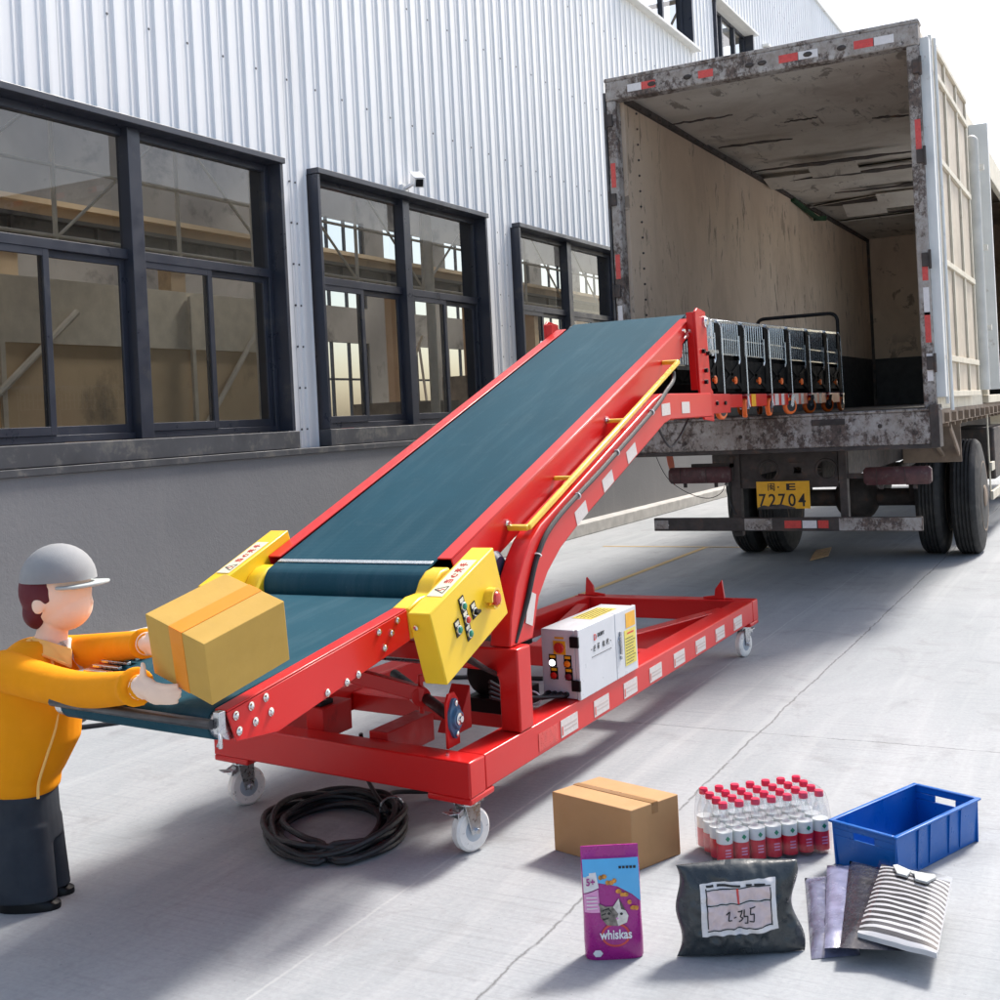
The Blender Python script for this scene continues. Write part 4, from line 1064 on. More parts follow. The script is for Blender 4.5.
for k in range(14): g.ball((TL+.122, 9.3, 4.0-k*.13), .010, n=6)
g.build('corner_trim', 'rust', T)
g = MB(); g.bar((TL+.11, 14.6, 4.03), (TL+.16, 15.7, 3.93), .05, .04); g.bar((TL+.14, 15.6, 3.92), (TL+.22, 15.9, 3.95), .03, .06); g.build('green_rag', mat('dark_green_rag', (.02, .06, .025), .9, var=.4), T)
g = MB(); rq = random.Random(5)
def tear(x0, y0, x1, y1, w):           # torn seam hanging a little below the ceiling skin
    n = 14; top = []; bot = []
    for k in range(n+1):
        t = k/n; x = x0+(x1-x0)*t; y = y0+(y1-y0)*t+rq.uniform(-.02, .02); ww = w*math.sin(math.pi*min(.98, max(.02, t)))*rq.uniform(.3, 1)
        top.append((x, y+ww)); bot.append((x, y-ww))
    for k in range(n): g.hexa([(bot[k][0], bot[k][1], 4.035), (bot[k+1][0], bot[k+1][1], 4.035), (top[k+1][0], top[k+1][1], 4.035), (top[k][0], top[k][1], 4.035), (bot[k][0], bot[k][1], 4.046), (bot[k+1][0], bot[k+1][1], 4.046), (top[k+1][0], top[k+1][1], 4.046), (top[k][0], top[k][1], 4.046)])
for a in ((-3.45, 10.0, -2.9, 10.05, .03), (-3.4, 11.2, -2.7, 11.3, .05), (-3.45, 12.6, -1.8, 12.75, .10), (-3.3, 13.4, -1.35, 13.6, .12), (-3.0, 14.6, -1.4, 14.8, .10), (-3.4, 15.4, -2.3, 15.6, .20), (-2.9, 16.6, -1.6, 16.8, .18), (-1.9, 11.0, -1.6, 11.1, .05), (-2.6, 10.6, -2.3, 10.62, .02)): tear(*a)
g.build('torn_ceiling_seam', 'rust', T, smooth=0)
g = MB()
for x, y, w_, l_, a in ((-2.9, 12.75, .5, .25, .3), (-2.6, 15.0, .7, .35, .4), (-3.1, 15.5, .5, .3, -.4), (-2.2, 16.9, .6, .3, .35), (-3.2, 11.3, .35, .14, .3), (-1.9, 13.55, .5, .18, .3)):
    g.obox((x, y, 4.03), (w_, .05, .0), (0, l_*math.cos(a), -l_*abs(math.sin(a))), (0, 0, .006))
g.build('loose_ceiling_flap', 'plyceil', T, smooth=0)
# rear frame
g = MB(); g.box(TL-.025, TL+.055, TY0, TY0+.12, 1.421, 4.06); g.box(TR-.065, TR+.02, TY0, TY0+.12, 1.421, 4.06); g.box(TL-.03, TR+.025, TY0-.005, TY0+.12, 4.061, 4.215)
g.box(TL-.04, TR+.03, TY0+.0, TY0+.14, 4.215, 4.25)
RF = g.build('rear_frame', 'peel', T, bevel=.012)
def tape(x0, x1, z0, z1, y, mt, par=None):
    g = MB(); g.box(x0, x1, y-.0015, y-.0003, z0, z1); g.build('reflective_tape', mt, par or RF, smooth=0)
for k, (a, mt) in enumerate(((-3.46, 'paper'), (-3.34, 'redtape'), (-2.86, 'redtape'), (-2.22, 'redtape'), (-2.07, 'paper'), (-1.66, 'redtape'), (-1.52, 'paper'))):
    tape(a, a+(.12 if k < 3 else .145), 4.105, 4.165, TY0-.006, mt)
for z, h, mt in ((3.3, .22, 'redtape'), (2.35, .2, 'redtape'), (2.1, .2, 'paper'), (1.9, .22, 'redtape'), (1.62, .2, 'paper')): tape(TR-.03, TR+.01, z, z+h, TY0-.001, mt)
for z, h, mt in ((3.35, .2, 'redtape'), (2.6, .2, 'redtape'), (2.2, .18, 'paper')): tape(TL-.01, TL+.03, z, z+h, TY0-.001, mt)
g = MB()
for x in (TL+.0, TR-.0):
    for z in (1.75, 2.5, 3.25, 3.9): g.box(x-.028, x+.028, TY0-.02, TY0+.02, z-.05, z+.05); g.cyl((x+(.03 if x > -2 else -.03), TY0-.02, z-.07), (x+(.03 if x > -2 else -.03), TY0-.02, z+.07), .011, 8)
g.build('door_hinge', 'rust', T, bevel=.006)
g = MB()
for x in (-3.25, -2.95, -2.45, -2.35, -2.0, -1.75): g.ball((x, TY0-.005, 4.135), .036, .02, .020, n=10)
g.build('marker_lamp', 'rust', T)
g = MB(); g.box(TL-.03, TR+.03, TY0-.06, TY0+.12, 1.165, 1.405); g.box(TL-.05, TR+.05, TY0-.07, TY0+.12, 1.405, 1.425)
SB = g.build('rear_sill', 'peel', T, bevel=.012)
g = MB(); g.box(TL-.02, TR+.02, TY0-.062, TY0-.0, 1.135, 1.165); g.box(-2.1, -1.85, TY0-.066, TY0-.055, 1.33, 1.375); g.box(TR-.02, TR+.045, TY0-.075, TY0+.10, 1.14, 1.45)
for x in (-3.5, -3.1, -2.65, -2.3, -1.95, -1.6, -1.35): g.cyl((x, TY0-.068, 1.25+.06*math.sin(x*7)), (x, TY0-.058, 1.25+.06*math.sin(x*7)), .016, 10)
g.build('sill_edge', 'rust', SB, bevel=.008)
# folded doors
g = MB(); X0, X1 = TR+.035, TR+.075
g.box(X0, X0+.02, TY0+.22, 11.46, 1.50, 4.17)
DR = g.build('rear_door', mat('faded_tan_panel', (.50, .42, .32), .6, var=.15, vs=3, dirt=(.3, .22, .15), damt=.6), T, bevel=.003)
g = MB()
for z in (4.14, 3.92, 3.27, 2.50, 1.77, 1.50):
    g.box(X0+.02, X1+.005, TY0+.25, 11.45, z, z+.045)
for y in (9.30, 10.0, 10.72, 11.40): g.box(X0+.02, X1-.002, y, y+.045, 1.545, 4.14)
g.build('door_rib', 'cream', DR, bevel=.003)
g = MB(); g.box(X0-.02, X0+.05, TY0+.06, TY0+.15, 1.50, 4.12); g.box(X0+.03, X0+.055, TY0+.16, TY0+.19, 1.45, 4.16); g.cyl((X0+.065, TY0+.24, 1.4), (X0+.065, TY0+.24, 4.15), .014, 10); g.build('lock_bar', 'white_steel', DR, bevel=.004)
g = MB(); g.box(TL-.055, TL-.035, TY0+.1, 11.5, 1.5, 4.15)
DL2 = g.build('rear_door', 'cream', T, bevel=.003)
g = MB(); g.cyl((TL-.075, TY0+.10, 1.3), (TL-.075, TY0+.10, 4.16), .016, 10); g.box(TL-.11, TL-.06, TY0+.14, TY0+.18, 1.3, 4.12); g.build('lock_bar', 'dark_steel', DL2, bevel=.003)
g = MB(); g.cyl((TR+.07, 11.78, 1.55), (TR+.07, 11.78, 3.86), .06, 20); g.ball((TR+.07, 11.78, 3.86), .06, n=14)
for z in (2.1, 2.85, 3.6): g.box(TR, TR+.16, 11.84, 11.90, z, z+.05)
g.build('rolled_tarpaulin', mat('pale_tarpaulin', (.62, .60, .54), .6, var=.12, bmp=.3, bs=14), T)
g = MB(); g.box(TR+.0, TR+.17, 12.28, 12.34, 1.55, 4.12); g.build('side_door', 'white_steel', T, bevel=.003)
g = MB(); g.box(TR-.02, TR+.05, 12.36, 12.52, 1.5, 4.1); g.box(TR-.02, TR+.04, 12.52, 16.4, 3.86, 3.95); g.box(TR-.02, TR+.04, 12.52, 16.4, 1.42, 1.50); g.box(TR-.02, TR+.05, 16.3, 16.42, 1.5, 3.86); g.build('side_opening_frame', 'cream', T, bevel=.006)
# side skirts, crossbearers, chassis
g = MB(); g.box(TR-.06, TR+.01, TY0+.13, TY1, 1.30, 1.41); g.box(TL-.0, TL+.06, TY0+.13, TY1, 1.26, 1.41)
y = 9.4
while y < 19.4:
    g.box(TL+.06, TR-.06, y, y+.06, 1.26, 1.355); g.box(TR-.02, TR+.045, y+.1, y+.16, 1.31, 1.38); y += .42
g.build('body_crossbearer', 'tan', T, bevel=.003)
g = MB()
for x in (-2.83, -1.98): g.box(x, x+.075, TY0+.25, 21.5, .92, 1.18)
g.build('chassis_rail', 'rust', T, bevel=.006)
# end plate between the rails, with its two round holes
g = MB()
for a, b_, c_, d_ in ((-2.75, -1.985, 1.075, 1.12), (-2.75, -1.985, .845, .885), (-2.75, -2.62, .885, 1.075), (-2.44, -2.36, .885, 1.075), (-2.255, -2.17, .885, 1.075), (-1.99, -1.985, .885, 1.075)):
    pass
hol = [(-2.53, .985, .078), (-2.075, .985, .078)]
pl = bmesh.new(); bmesh.ops.create_grid(pl, x_segments=60, y_segments=22, size=.5)
for v_ in pl.verts: v_.co = V((-2.37+v_.co.x*.765, 9.25, .983+v_.co.y*.275))
kill = [f for f in pl.faces if any((f.calc_center_median().x-hx)**2+(f.calc_center_median().z-hz)**2 < r_*r_ for hx, hz, r_ in hol) or (abs(f.calc_center_median().x+2.30) < .03 and abs(f.calc_center_median().z-.985) < .028)]
bmesh.ops.delete(pl, geom=kill, context='FACES'); ex = bmesh.ops.extrude_face_region(pl, geom=pl.faces[:])
bmesh.ops.translate(pl, verts=[v_ for v_ in ex['geom'] if isinstance(v_, bmesh.types.BMVert)], vec=(0, .02, 0))
g.bm.free(); g.bm = pl
for hx, hz, r_ in hol: g.torus((hx, 9.252, hz), (0, 1, 0), r_, .011, 28, 6)
g.box(-2.355, -2.245, 9.235, 9.249, 1.025, 1.045); g.box(-2.355, -2.245, 9.235, 9.249, .925, .945)
g.build('chassis_end_plate', 'rust', T, smooth=0)
g = MB(); g.box(-2.83, -2.755, 9.22, 9.30, .465, 1.16); g.box(-1.975, -1.915, 9.22, 9.30, .58, 1.16); g.build('bumper_hanger', 'rust', T, bevel=.005)
g = MB()
g.box(-3.485, -1.37, 9.17, 9.215, .512, .618); BP = g.build('underrun_bumper', 'rust', T, bevel=.005)
g = MB(); g.box(-3.48, -3.36, 9.166, 9.1695, .53, .60); g.box(-2.72, -2.50, 9.166, 9.1695, .52, .61); g.box(-1.98, -1.375, 9.166, 9.1695, .517, .613); g.build('peeling_paint', 'peel', BP, smooth=0)
for a, b_, mt in ((-2.40, -2.27, 'redtape'), (-2.26, -2.15, 'paper'), (-2.14, -2.06, 'redtape'), (-1.85, -1.77, 'lens')): tape(a, b_, .535, .595, 9.168, mt, BP)
g = MB(); g.cyl((-3.37, 9.168, .56), (-3.37, 9.172, .56), .014, 12); g.build('bolt_hole', 'paper', BP)
def lamp_bar(x0, x1, z0, z1):
    g = MB(); h = (z1-z0)/2; zc = (z0+z1)/2
    ring = []
    for x, s in ((x0, .7), (x0+.02, 1), (x1-.02, 1), (x1, .7)):
        ring.append([(x, 9.19+.045*s*math.cos(t)*(-1), zc+h*s*max(-1, min(1, 1.25*math.sin(t)))) for t in [2*math.pi*k/20 for k in range(20)]])
    g.ring_loft(ring); o_ = g.build('tail_lamp', 'lens', T)
    g = MB()
    for f in (.2, .62): g.box(x0+(x1-x0)*f, x0+(x1-x0)*f+.003, 9.142, 9.148, z0+.005, z1-.005)
    for f in (.25, .75): g.box(x0+(x1-x0)*f-.015, x0+(x1-x0)*f+.015, 9.19, 9.196, z0-.035, z0)
    g.build('lamp_bracket', 'rust', o_)
lamp_bar(-3.335, -2.815, .90, 1.03); lamp_bar(-1.78, -1.29, .862, .995)
g = MB(); g.box(-3.15, -2.80, 9.20, 9.26, 1.02, 1.055); g.box(-2.83, -2.80, 9.2, 9.26, .92, 1.1); g.bar((-1.92, 9.25, .93), (-1.77, 9.22, .93), .03, .04); g.build('lamp_arm', 'rust', T)
# number plate
g = MB(); g.box(-2.602, -2.185, 9.14, 9.144, .690, .905); NP = g.build('number_plate', 'plate', T, bevel=.001)
g = MB(); xd, yd = (1, 0, 0), (0, 0, 1); YP = 9.1395
g.text('E', (-2.365, YP, .835), xd, yd, height=.052, width=.072, bold=.03); g.text('·', (-2.435, YP, .853), xd, yd, width=.014, bold=.04)
MIN = [(.1, .9, .2, .8), (.12, .75, .12, .0), (.3, .9, .9, .9), (.9, .9, .9, .02), (.9, .02, .78, .06), (.32, .66, .72, .66), (.32, .66, .32, .42), (.72, .66, .72, .42), (.32, .42, .72, .42), (.52, .8, .52, .2), (.28, .2, .7, .22), (.66, .32, .78, .14)]
g.strokes(MIN, (-2.515, YP, .832), xd, yd, .062, .0065, .001)
x = -2.585
for chn in '72704': g.text(chn, (x, YP, .708), xd, yd, height=.100, width=.058 if chn != '7' else .056, bold=.012); x += .077
g.build('plate_lettering', 'ink', NP, smooth=0)
g = MB(); g.prism([(-2.60, .700), (-2.55, .720), (-2.5, .708), (-2.42, .728), (-2.33, .706), (-2.3, .698), (-2.3, .689), (-2.60, .689)], 'y', 9.1375, 9.1385); g.build('mud_stain', 'rust', NP, smooth=0)
# wheels
def wheel(x0, x1, yc, r=.545):
    g = MB(); w2 = (x1-x0); c_ = (x0, yc, r)
    prof = [(0, r*.60), (.012, r*.80), (.028, r*.94), (.055, r*.99)]
    for k in range(5):
        t = .055+(w2-.11)*k/5; tt = (w2-.11)/5
        prof += [(t+.006, r), (t+tt-.012, r), (t+tt-.008, r-.014), (t+tt-.001, r-.014)]
    prof = prof[:-2]+[(w2-.055, r*.99), (w2-.028, r*.94), (w2-.012, r*.80), (w2, r*.60)]
    g.lathe(c_, (1, 0, 0), prof, 56); W = g.build('wheel', 'tyre', T, smooth=30)
    g = MB(); g.lathe(c_, (1, 0, 0), [(.02, .10), (.02, .17), (.07, .22), (.012, r*.61), (-.002, r*.61), (-.002, r*.58), (w2-.0, r*.58), (w2+.002, r*.61), (w2-.012, r*.61), (w2-.09, .2), (w2-.09, .10)], 36)
    if x1 > TR-.03:
        g.lathe((x1-.08, yc, r), (1, 0, 0), [(0, .11), (.09, .10), (.10, .06)], 20)
        for k in range(8): t = k*math.pi/4; g.cyl((x1-.09, yc+.16*math.cos(t), r+.16*math.sin(t)), (x1-.055, yc+.16*math.cos(t), r+.16*math.sin(t)), .016, 6)
    g.build('rim', 'tan', W, smooth=30)
for yc in (12.0,):
    for x0 in (-3.60, -3.29, -1.80, -1.49): wheel(x0, x0+.27, yc)
for x0 in (-3.5, -1.58): wheel(x0, x0+.27, 18.6)
g = MB(); g.cyl((-3.3, 12.0, .545), (-1.6, 12.0, .545), .085, 18); g.ball((-2.4, 12.0, .545), .22, .24, .24, n=18); g.cyl((-3.3, 18.6, .5), (-1.6, 18.6, .5), .05, 12); g.cyl((-2.4, 12.1, .55), (-2.4, 17.6, .85), .06, 14)
for x in (-2.95, -1.88):
    for k in range(5): g.box(x, x+.08, 11.3+.1*k, 12.7-.1*k, .80-.03*k+.0, .825-.03*k)
    g.box(x-.01, x+.09, 11.9, 12.1, .5, .84)
g.build('axle', 'rust', T, bevel=.003)
g = MB(); g.box(-1.80, -1.30, 11.10, 11.12, .92, 1.27); g.bar((-1.55, 10.7, 1.26), (-1.45, 11.08, .98), .03, .03); g.bar((-1.3, 10.4, 1.26), (-1.32, 11.08, 1.0), .02, .06)
g.build('mudguard', 'tan', T, bevel=.004)
g = MB(); g.box(-3.62, -3.05, 11.2, 11.22, .86, 1.26); g.box(-3.55, -3.05, 13.4, 14.6, .55, 1.1); g.box(-1.7, -1.25, 13.5, 15.0, .6, 1.15)
g.build('underbody_box', 'rust', T, bevel=.02)
g = MB(); g.bar((-1.27, 13.2, .75), (-1.27, 17.4, .75), .03, .09); g.bar((-1.27, 13.2, .45), (-1.27, 17.4, .45), .03, .09)
for y in (13.3, 15.2, 17.3): g.box(-1.30, -1.286, y, y+.05, .42, 1.3)
g.build('side_guard', 'cream', T, bevel=.004)
g = MB(); g.box(-3.55, -1.32, 20.1, 22.0, .95, 2.9); g.build('cab', 'cream', T, bevel=.12)
g = MB()
g.tube(smooth_path([(-2.84, 9.24, .98), (-2.86, 9.2, .90), (-2.85, 9.2, .78), (-2.80, 9.2, .64)], 8), .007, 8)
g.tube(smooth_path([(-3.42, 9.1, 1.15), (-3.34, 9.13, .96), (-3.2, 9.15, .84), (-3.02, 9.15, .78), (-2.90, 9.17, .82), (-2.86, 9.2, .93)], 8), .003, 6)
g.build('loose_cable', 'rubber', T)
rb = MB(); rb.ring_loft([[(-3.30+dx*w_, 9.3, z), (-3.30-dx*w_, 9.304, z), (-3.30-dx*w_, 9.308, z), (-3.30+dx*w_, 9.312, z)] for z, w_, dx in ((1.17, 1, .028), (1.05, .9, .030), (.95, .6, .022), (.88, .2, .012))])
for v_ in rb.bm.verts: v_.co.x += .02*math.sin(v_.co.z*9)-.06; 
rbo = rb.build('ribbon', 'ribbon'); tag(rbo, 'faded orange ribbon hanging below the rear sill of the truck', 'ribbon')
sc_ = MB(); sc_.ring_loft([[V((-2.72, 11.25, .004)), V((-2.60, 11.5, .02)), V((-2.70, 12.1, .03)), V((-2.83, 12.0, .012)), V((-2.78, 11.6, .006))], [V((-2.72, 11.25, .008)), V((-2.60, 11.5, .026)), V((-2.70, 12.1, .036)), V((-2.83, 12.0, .018)), V((-2.78, 11.6, .012))]])  # added sheet, its shape and colour stand in for a sunlit patch
so = sc_.build('sunpatch_sheet', 'sunpatch'); tag(so, 'orange brown sheet added for a sunlit patch on the ground below the truck bumper', 'sunpatch')

# ------------------------------------------------------------------ cables on the ground
K = thing('cable_coil', 'black power cable coiled on the concrete beneath the front of the red chassis', 'cable', (-2.67, 3.57, 0))
rnd = random.Random(4)
e1 = V((.41, -.57, 0)).normalized(); e2 = V((-e1.y, e1.x, 0)); cc = V((-2.655, 3.52, 0))
pts = []
loops = 13
for i in range(loops*22):
    t = i/22; a = 2*math.pi*(i % 22)/22; lp = int(t)
    if i % 22 == 0: jr = rnd.uniform(-.055, .03); jx, jy = rnd.uniform(-.03, .03), rnd.uniform(-.03, .03); zz = .012+.0055*lp
    k1 = (i % 22)/22
    pts.append(cc+e1*((.295+jr)*math.cos(a)+jx)+e2*((.225+jr*.9)*math.sin(a)+jy)+V((0, 0, zz*(.75+.35*math.sin(a*2+lp)))))
pts = [p for k, p in enumerate(pts)]
g = MB(); g.tube(smooth_path([V((p.x, p.y, max(.0115, p.z))) for p in pts], 3), .0112, 8)
g.tube(smooth_path([cc+e2*.18-e1*.05+V((0, 0, .05)), cc+e2*.25+V((0, 0, .07)), (-2.62, 3.86, .05), (-2.45, 4.05, .03), (-2.30, 4.3, .10), (-2.25, 4.3, .24)], 8), .009, 8)
g.tube(smooth_path([cc+e2*.2+V((0, 0, .06)), (-2.70, 3.82, .10), (-2.74, 3.86, .16), (-2.74, 3.84, .28)], 8), .0085, 8)
g.build('cable_loops', 'rubber', K)
g = MB(); g.torus(cc+e1*(-.05)+e2*.22+V((0, 0, .055)), e1, .045, .004, 20, 6); g.build('cable_tie', 'steel', K)
g = MB(); g.tube(smooth_path([(-5.6, 3.2, .012), (-5.2, 3.9, .012), (-4.95, 4.3, .02), (-5.1, 4.6, .012), (-5.35, 4.4, .014), (-5.15, 4.1, .03), (-4.85, 4.35, .012), (-4.5, 4.8, .012), (-4.0, 5.6, .012), (-3.5, 5.9, .012), (-3.0, 6.0, .012)], 10), .012, 8)
tag(g.build('power_cable', 'rubber'), 'loose black cable running over the concrete towards the wall', 'cable')

# ------------------------------------------------------------------ the worker and the carton in his hands
# facing direction of the body is to the picture's right: a = that way, b = away from the camera
pa, pb = V((.883, .470, 0)), V((-.470, .883, 0))
W0 = V((-3.235, 2.645, 0))
PR = thing('person', 'person in orange jacket, grey cap and navy trousers holding a carton over the belt end', 'person', W0)
def W(a, b_, z): return W0+pa*a+pb*b_+V((0, 0, z))
def ell(c, ra, rb, z, n=28, sq=2.3):
    out = []
    for k in range(n):
        t = 2*math.pi*k/n; ct, st = math.cos(t), math.sin(t)
        x = math.copysign(abs(ct)**(2/sq), ct)*ra; y = math.copysign(abs(st)**(2/sq), st)*rb
        out.append(W(c[0]+x, c[1]+y, z))
    return out
def limb(g, pts, rs, n=18): g.tube(smooth_path(pts, 6), [rs[min(int(i/6), len(rs)-2)]*(1-(i % 6)/6)+rs[min(int(i/6)+1, len(rs)-1)]*((i % 6)/6) for i in range((len(pts)-1)*6+1)], n)
# world positions of the joints
shN, elN, wrN = V((-3.150, 2.545, .775)), V((-2.790, 2.475, .765)), V((-2.380, 2.335, .826))
shF, elF, wrF = V((-3.175, 2.80, .785)), V((-2.88, 2.72, .835)), V((-2.56, 2.545, .895))
headc = V((-3.118, 2.715, 1.000))
# body: one continuous surface
g = MB()
g.ring_loft([ell((0, 0), .085, .085, .38), ell((.0, 0), .095, .10, .46), ell((.01, 0), .10, .115, .58), ell((.02, 0), .10, .125, .70), ell((.04, 0), .085, .115, .78), ell((.055, 0), .05, .06, .83)])
g.tube([headc+V((-.035, -.02, -.19)), headc+V((-.020, -.012, -.12)), headc+V((-.01, -.005, -.04))], [.058, .049, .052], 20)
hR = Matrix.Rotation(math.atan2(.47, .883), 3, 'Z')
g.ball(headc+V((0, 0, .015)), .108, .098, .118, hR, 28); g.ball(headc+pa*.022+V((0, 0, -.035)), .088, .082, .085, hR, 24)
g.ball(headc+pa*.100+V((0, 0, -.030)), .016, .012, .017, hR, 12)                          # nose
for s in (-1, 1): g.ball(headc-pa*.030+pb*(.094*s)+V((0, 0, -.022)), .021, .010, .029, hR, 14)   # ears
for s in (-1, 1): limb(g, [W(-.0, .055*s, .40), W(.0, .055*s, .22), W(-.005, .06*s, .04)], [.050, .042, .034])
limb(g, [shN+V((-.03, .03, .02)), shN, elN, wrN], [.05, .05, .036, .026]); limb(g, [shF+V((-.03, -.03, .02)), shF, elF, wrF], [.05, .05, .036, .026])
def hand(g, w_, fwd, out_, upv, curl, s=1.):
    # palm slab and five separate fingers; fwd = wrist to fingertips, out_ = palm normal (towards the carton), upv = thumb side
    fwd, out_, upv = V(fwd).normalized(), V(out_).normalized(), V(upv).normalized()
    pc = w_+fwd*.032
    rot = Matrix((fwd, upv, fwd.cross(upv))).transposed()
    g.ball(pc, .040*s, .033*s, .015*s, rot, 18)
    limb(g, [w_-fwd*.02, w_, pc], [.025*s, .021*s, .019*s], 12)
    for k, (o_, ln) in enumerate(((.021, .92), (.008, 1.), (-.006, .95), (-.019, .78))):
        b0 = pc+fwd*.026+upv*o_*s
        d1 = (fwd*math.cos(curl*.5)+out_*math.sin(curl*.5)); d2 = (fwd*math.cos(curl*1.1)+out_*math.sin(curl*1.1)); d3 = (fwd*math.cos(curl*1.6)+out_*math.sin(curl*1.6))
        p1 = b0+d1*.027*ln; p2 = p1+d2*.019*ln; p3 = p2+d3*.014*ln
        limb(g, [pc+upv*o_*.7*s, b0, p1, p2, p3], [.0085, .0078, .0072, .0066, .0052], 10)
    t0 = pc-fwd*.022+upv*.018*s
    limb(g, [t0-upv*.012, t0+upv*.014+fwd*.004, t0+upv*.034+fwd*.010, t0+upv*.052+fwd*.009+out_*.004], [.011, .0105, .0088, .0062], 10)
# carton corners (front, left, back, right) top and bottom: held tipped towards the viewer
c_f, e_l, e_r = V((-2.114, 2.296, .960)), V((-.223, .023, .068)), V((.073, .240, .076))
ct = [c_f, c_f+e_l, c_f+e_l+e_r, c_f+e_r]
dn = e_l.cross(e_r).normalized()*.195; dn = dn if dn.z < 0 else -dn; cbm = [p+dn for p in ct]
hand(g, wrN, cbm[0]-wrN+V((-.02, -.012, -.012)), V((.25, .9, .3)), V((-.10, -.10, 1)), .55, 1.15)
hand(g, wrF, V((.80, -.05, .05)), V((.3, -.9, -.2)), V((0, .2, 1)), .5, 1.1)
body = g.build('body', 'skin', PR, remesh=.0042, smo=5)
# clothes
g = MB()
g.ring_loft([ell((-.005, 0), .100, .105, .362), ell((.0, 0), .107, .112, .375), ell((.005, 0), .106, .112, .41), ell((.01, 0), .115, .120, .43), ell((.036, 0), .146, .130, .53), ell((.044, 0), .150, .138, .65), ell((.030, 0), .128, .148, .74), ell((.035, 0), .100, .140, .80), ell((.055, 0), .070, .085, .845), ell((.062, 0), .055, .058, .858)])
limb(g, [shN+V((-.05, .03, .0)), shN, elN+V((0, 0, -.004)), wrN-V((.015, 0, 0))], [.070, .064, .056, .043], 22)
limb(g, [shF+V((-.05, -.03, .0)), shF, elF, wrF-V((.01, 0, 0))], [.07, .062, .048, .038], 22)
jk = g.build('jacket', 'jacket', PR, remesh=.006, smo=6)
g = MB()
for w_, e_, r_ in ((wrN, elN, .038), (wrF, elF, .036)):
    d = (w_-e_).normalized(); g.lathe(w_-d*.016, d, [(0, r_-.012), (.002, r_-.003), (.016, r_-.004), (.018, r_-.012)], 22)
g.build('cuff', 'jacket', jk)
g = MB()                                          # collar: two points and the back band
cc_ = headc+V((-.030, -.016, -.160))
for s in (-1, 1):
    p = [cc_-pa*.045+pb*.035*s+V((0, 0, .022)), cc_+pa*.012+pb*.068*s+V((0, 0, .012)), cc_+pa*.080+pb*.034*s+V((0, 0, -.022)), cc_+pa*.088+pb*.060*s+V((0, 0, -.075)), cc_+pa*.010+pb*.092*s+V((0, 0, -.025)), cc_-pa*.055+pb*.055*s+V((0, 0, -.012))]
    n_ = V((0, 0, .008))+pa*.004
    g.ring_loft([p, [q+n_ for q in p]])
g.bar(cc_-pa*.05-pb*.05+V((0, 0, .004)), cc_-pa*.05+pb*.05+V((0, 0, .004)), .016, .04)
g.build('collar', 'jacket_d', jk, bevel=.003)
g = MB(); p = [cc_+pa*.045-pb*.035+V((0, 0, .01)), cc_+pa*.045+pb*.035+V((0, 0, .01)), cc_+pa*.094+V((0, 0, -.090))]
g.ring_loft([p, [q+pa*.012 for q in p]]); g.ball(cc_+V((0, 0, -.002)), .060, .060, .02, n=18); g.build('shirt_front', 'shirt', PR)
g = MB(); zp = [W(.132, -.064, .80), W(.158, -.082, .70), W(.150, -.097, .60), W(.118, -.108, .50), W(.088, -.104, .42), W(.080, -.099, .365)]
g.tube(smooth_path(zp, 6), .0045, 6); g.build('zip', 'jacket_d', jk)
g = MB(); g.obox(W(-.095, -.112, .555), pa*.010+V((0, 0, .0)), pb*.01, V((0, 0, .045))); g.obox(W(.118, -.055, .545), pa*.02, pb*.012, V((0, 0, .03))); g.build('pocket_tab', 'jacket_d', jk)
g = MB()
g.ring_loft([ell((-.005, 0), .101, .106, .42), ell((-.005, 0), .104, .110, .30), ell((-.0, 0), .106, .114, .21)])
for s in (-1, 1):
    g.ring_loft([ell((-.005, .047*s), .098, .064, .27), ell((-.0, .052*s), .100, .062, .15), ell((.004, .057*s), .104, .058, .035), ell((.004, .057*s), .104, .058, .030)])
g.build('trousers', 'trouser', PR, remesh=.0055, smo=4)
g = MB()
for s in (-1, 1): g.ring_loft([ell((.02, .06*s), .100, .042, .0), ell((.02, .06*s), .100, .042, .018), ell((.0, .06*s), .075, .038, .045), ell((-.02, .06*s), .05, .035, .06)])
g.build('shoe', 'black', PR)
# hair and cap
g = MB()
g.ball(headc-pa*.028+V((0, 0, .018)), .094, .104, .105, hR, 26); g.ball(headc-pa*.062+V((0, 0, -.052)), .050, .078, .060, hR, 22)
for s in (-1, 1): g.bar(headc-pa*.008+pb*.092*s+V((0, 0, .03)), headc-pa*.004+pb*.092*s+V((0, 0, -.012)), .014, .026, up=pa)
g.build('hair', 'hair', PR, remesh=.005, smo=4)
g = MB(); cq = headc+V((0, 0, .048))
rg = []
for k in range(10):
    t = math.pi/2*k/9; rr = math.cos(t); zz = math.sin(t)
    rg.append([cq+pa*(.122*max(rr, .02)*math.cos(u)+.004)+pb*(.112*max(rr, .02)*math.sin(u))+V((0, 0, .118*zz)) for u in [2*math.pi*q/36 for q in range(36)]])
g.ring_loft(rg); cp = g.build('cap', 'capm', PR, smooth=60)
g = MB(); br = []
for h_, dr in ((0, 0), (.010, 0)):
    pts = []
    for q in range(25):
        u = -math.pi/2+math.pi*q/24; pts.append(cq+pa*(.03+.138*math.cos(u))+pb*(.104*math.sin(u))+V((0, 0, h_-.006-.016*abs(math.sin(u))**2-.012*math.cos(u))))
    br.append(pts)
g.ring_loft(br); g.build('cap_brim', 'capb', cp, bevel=.003)

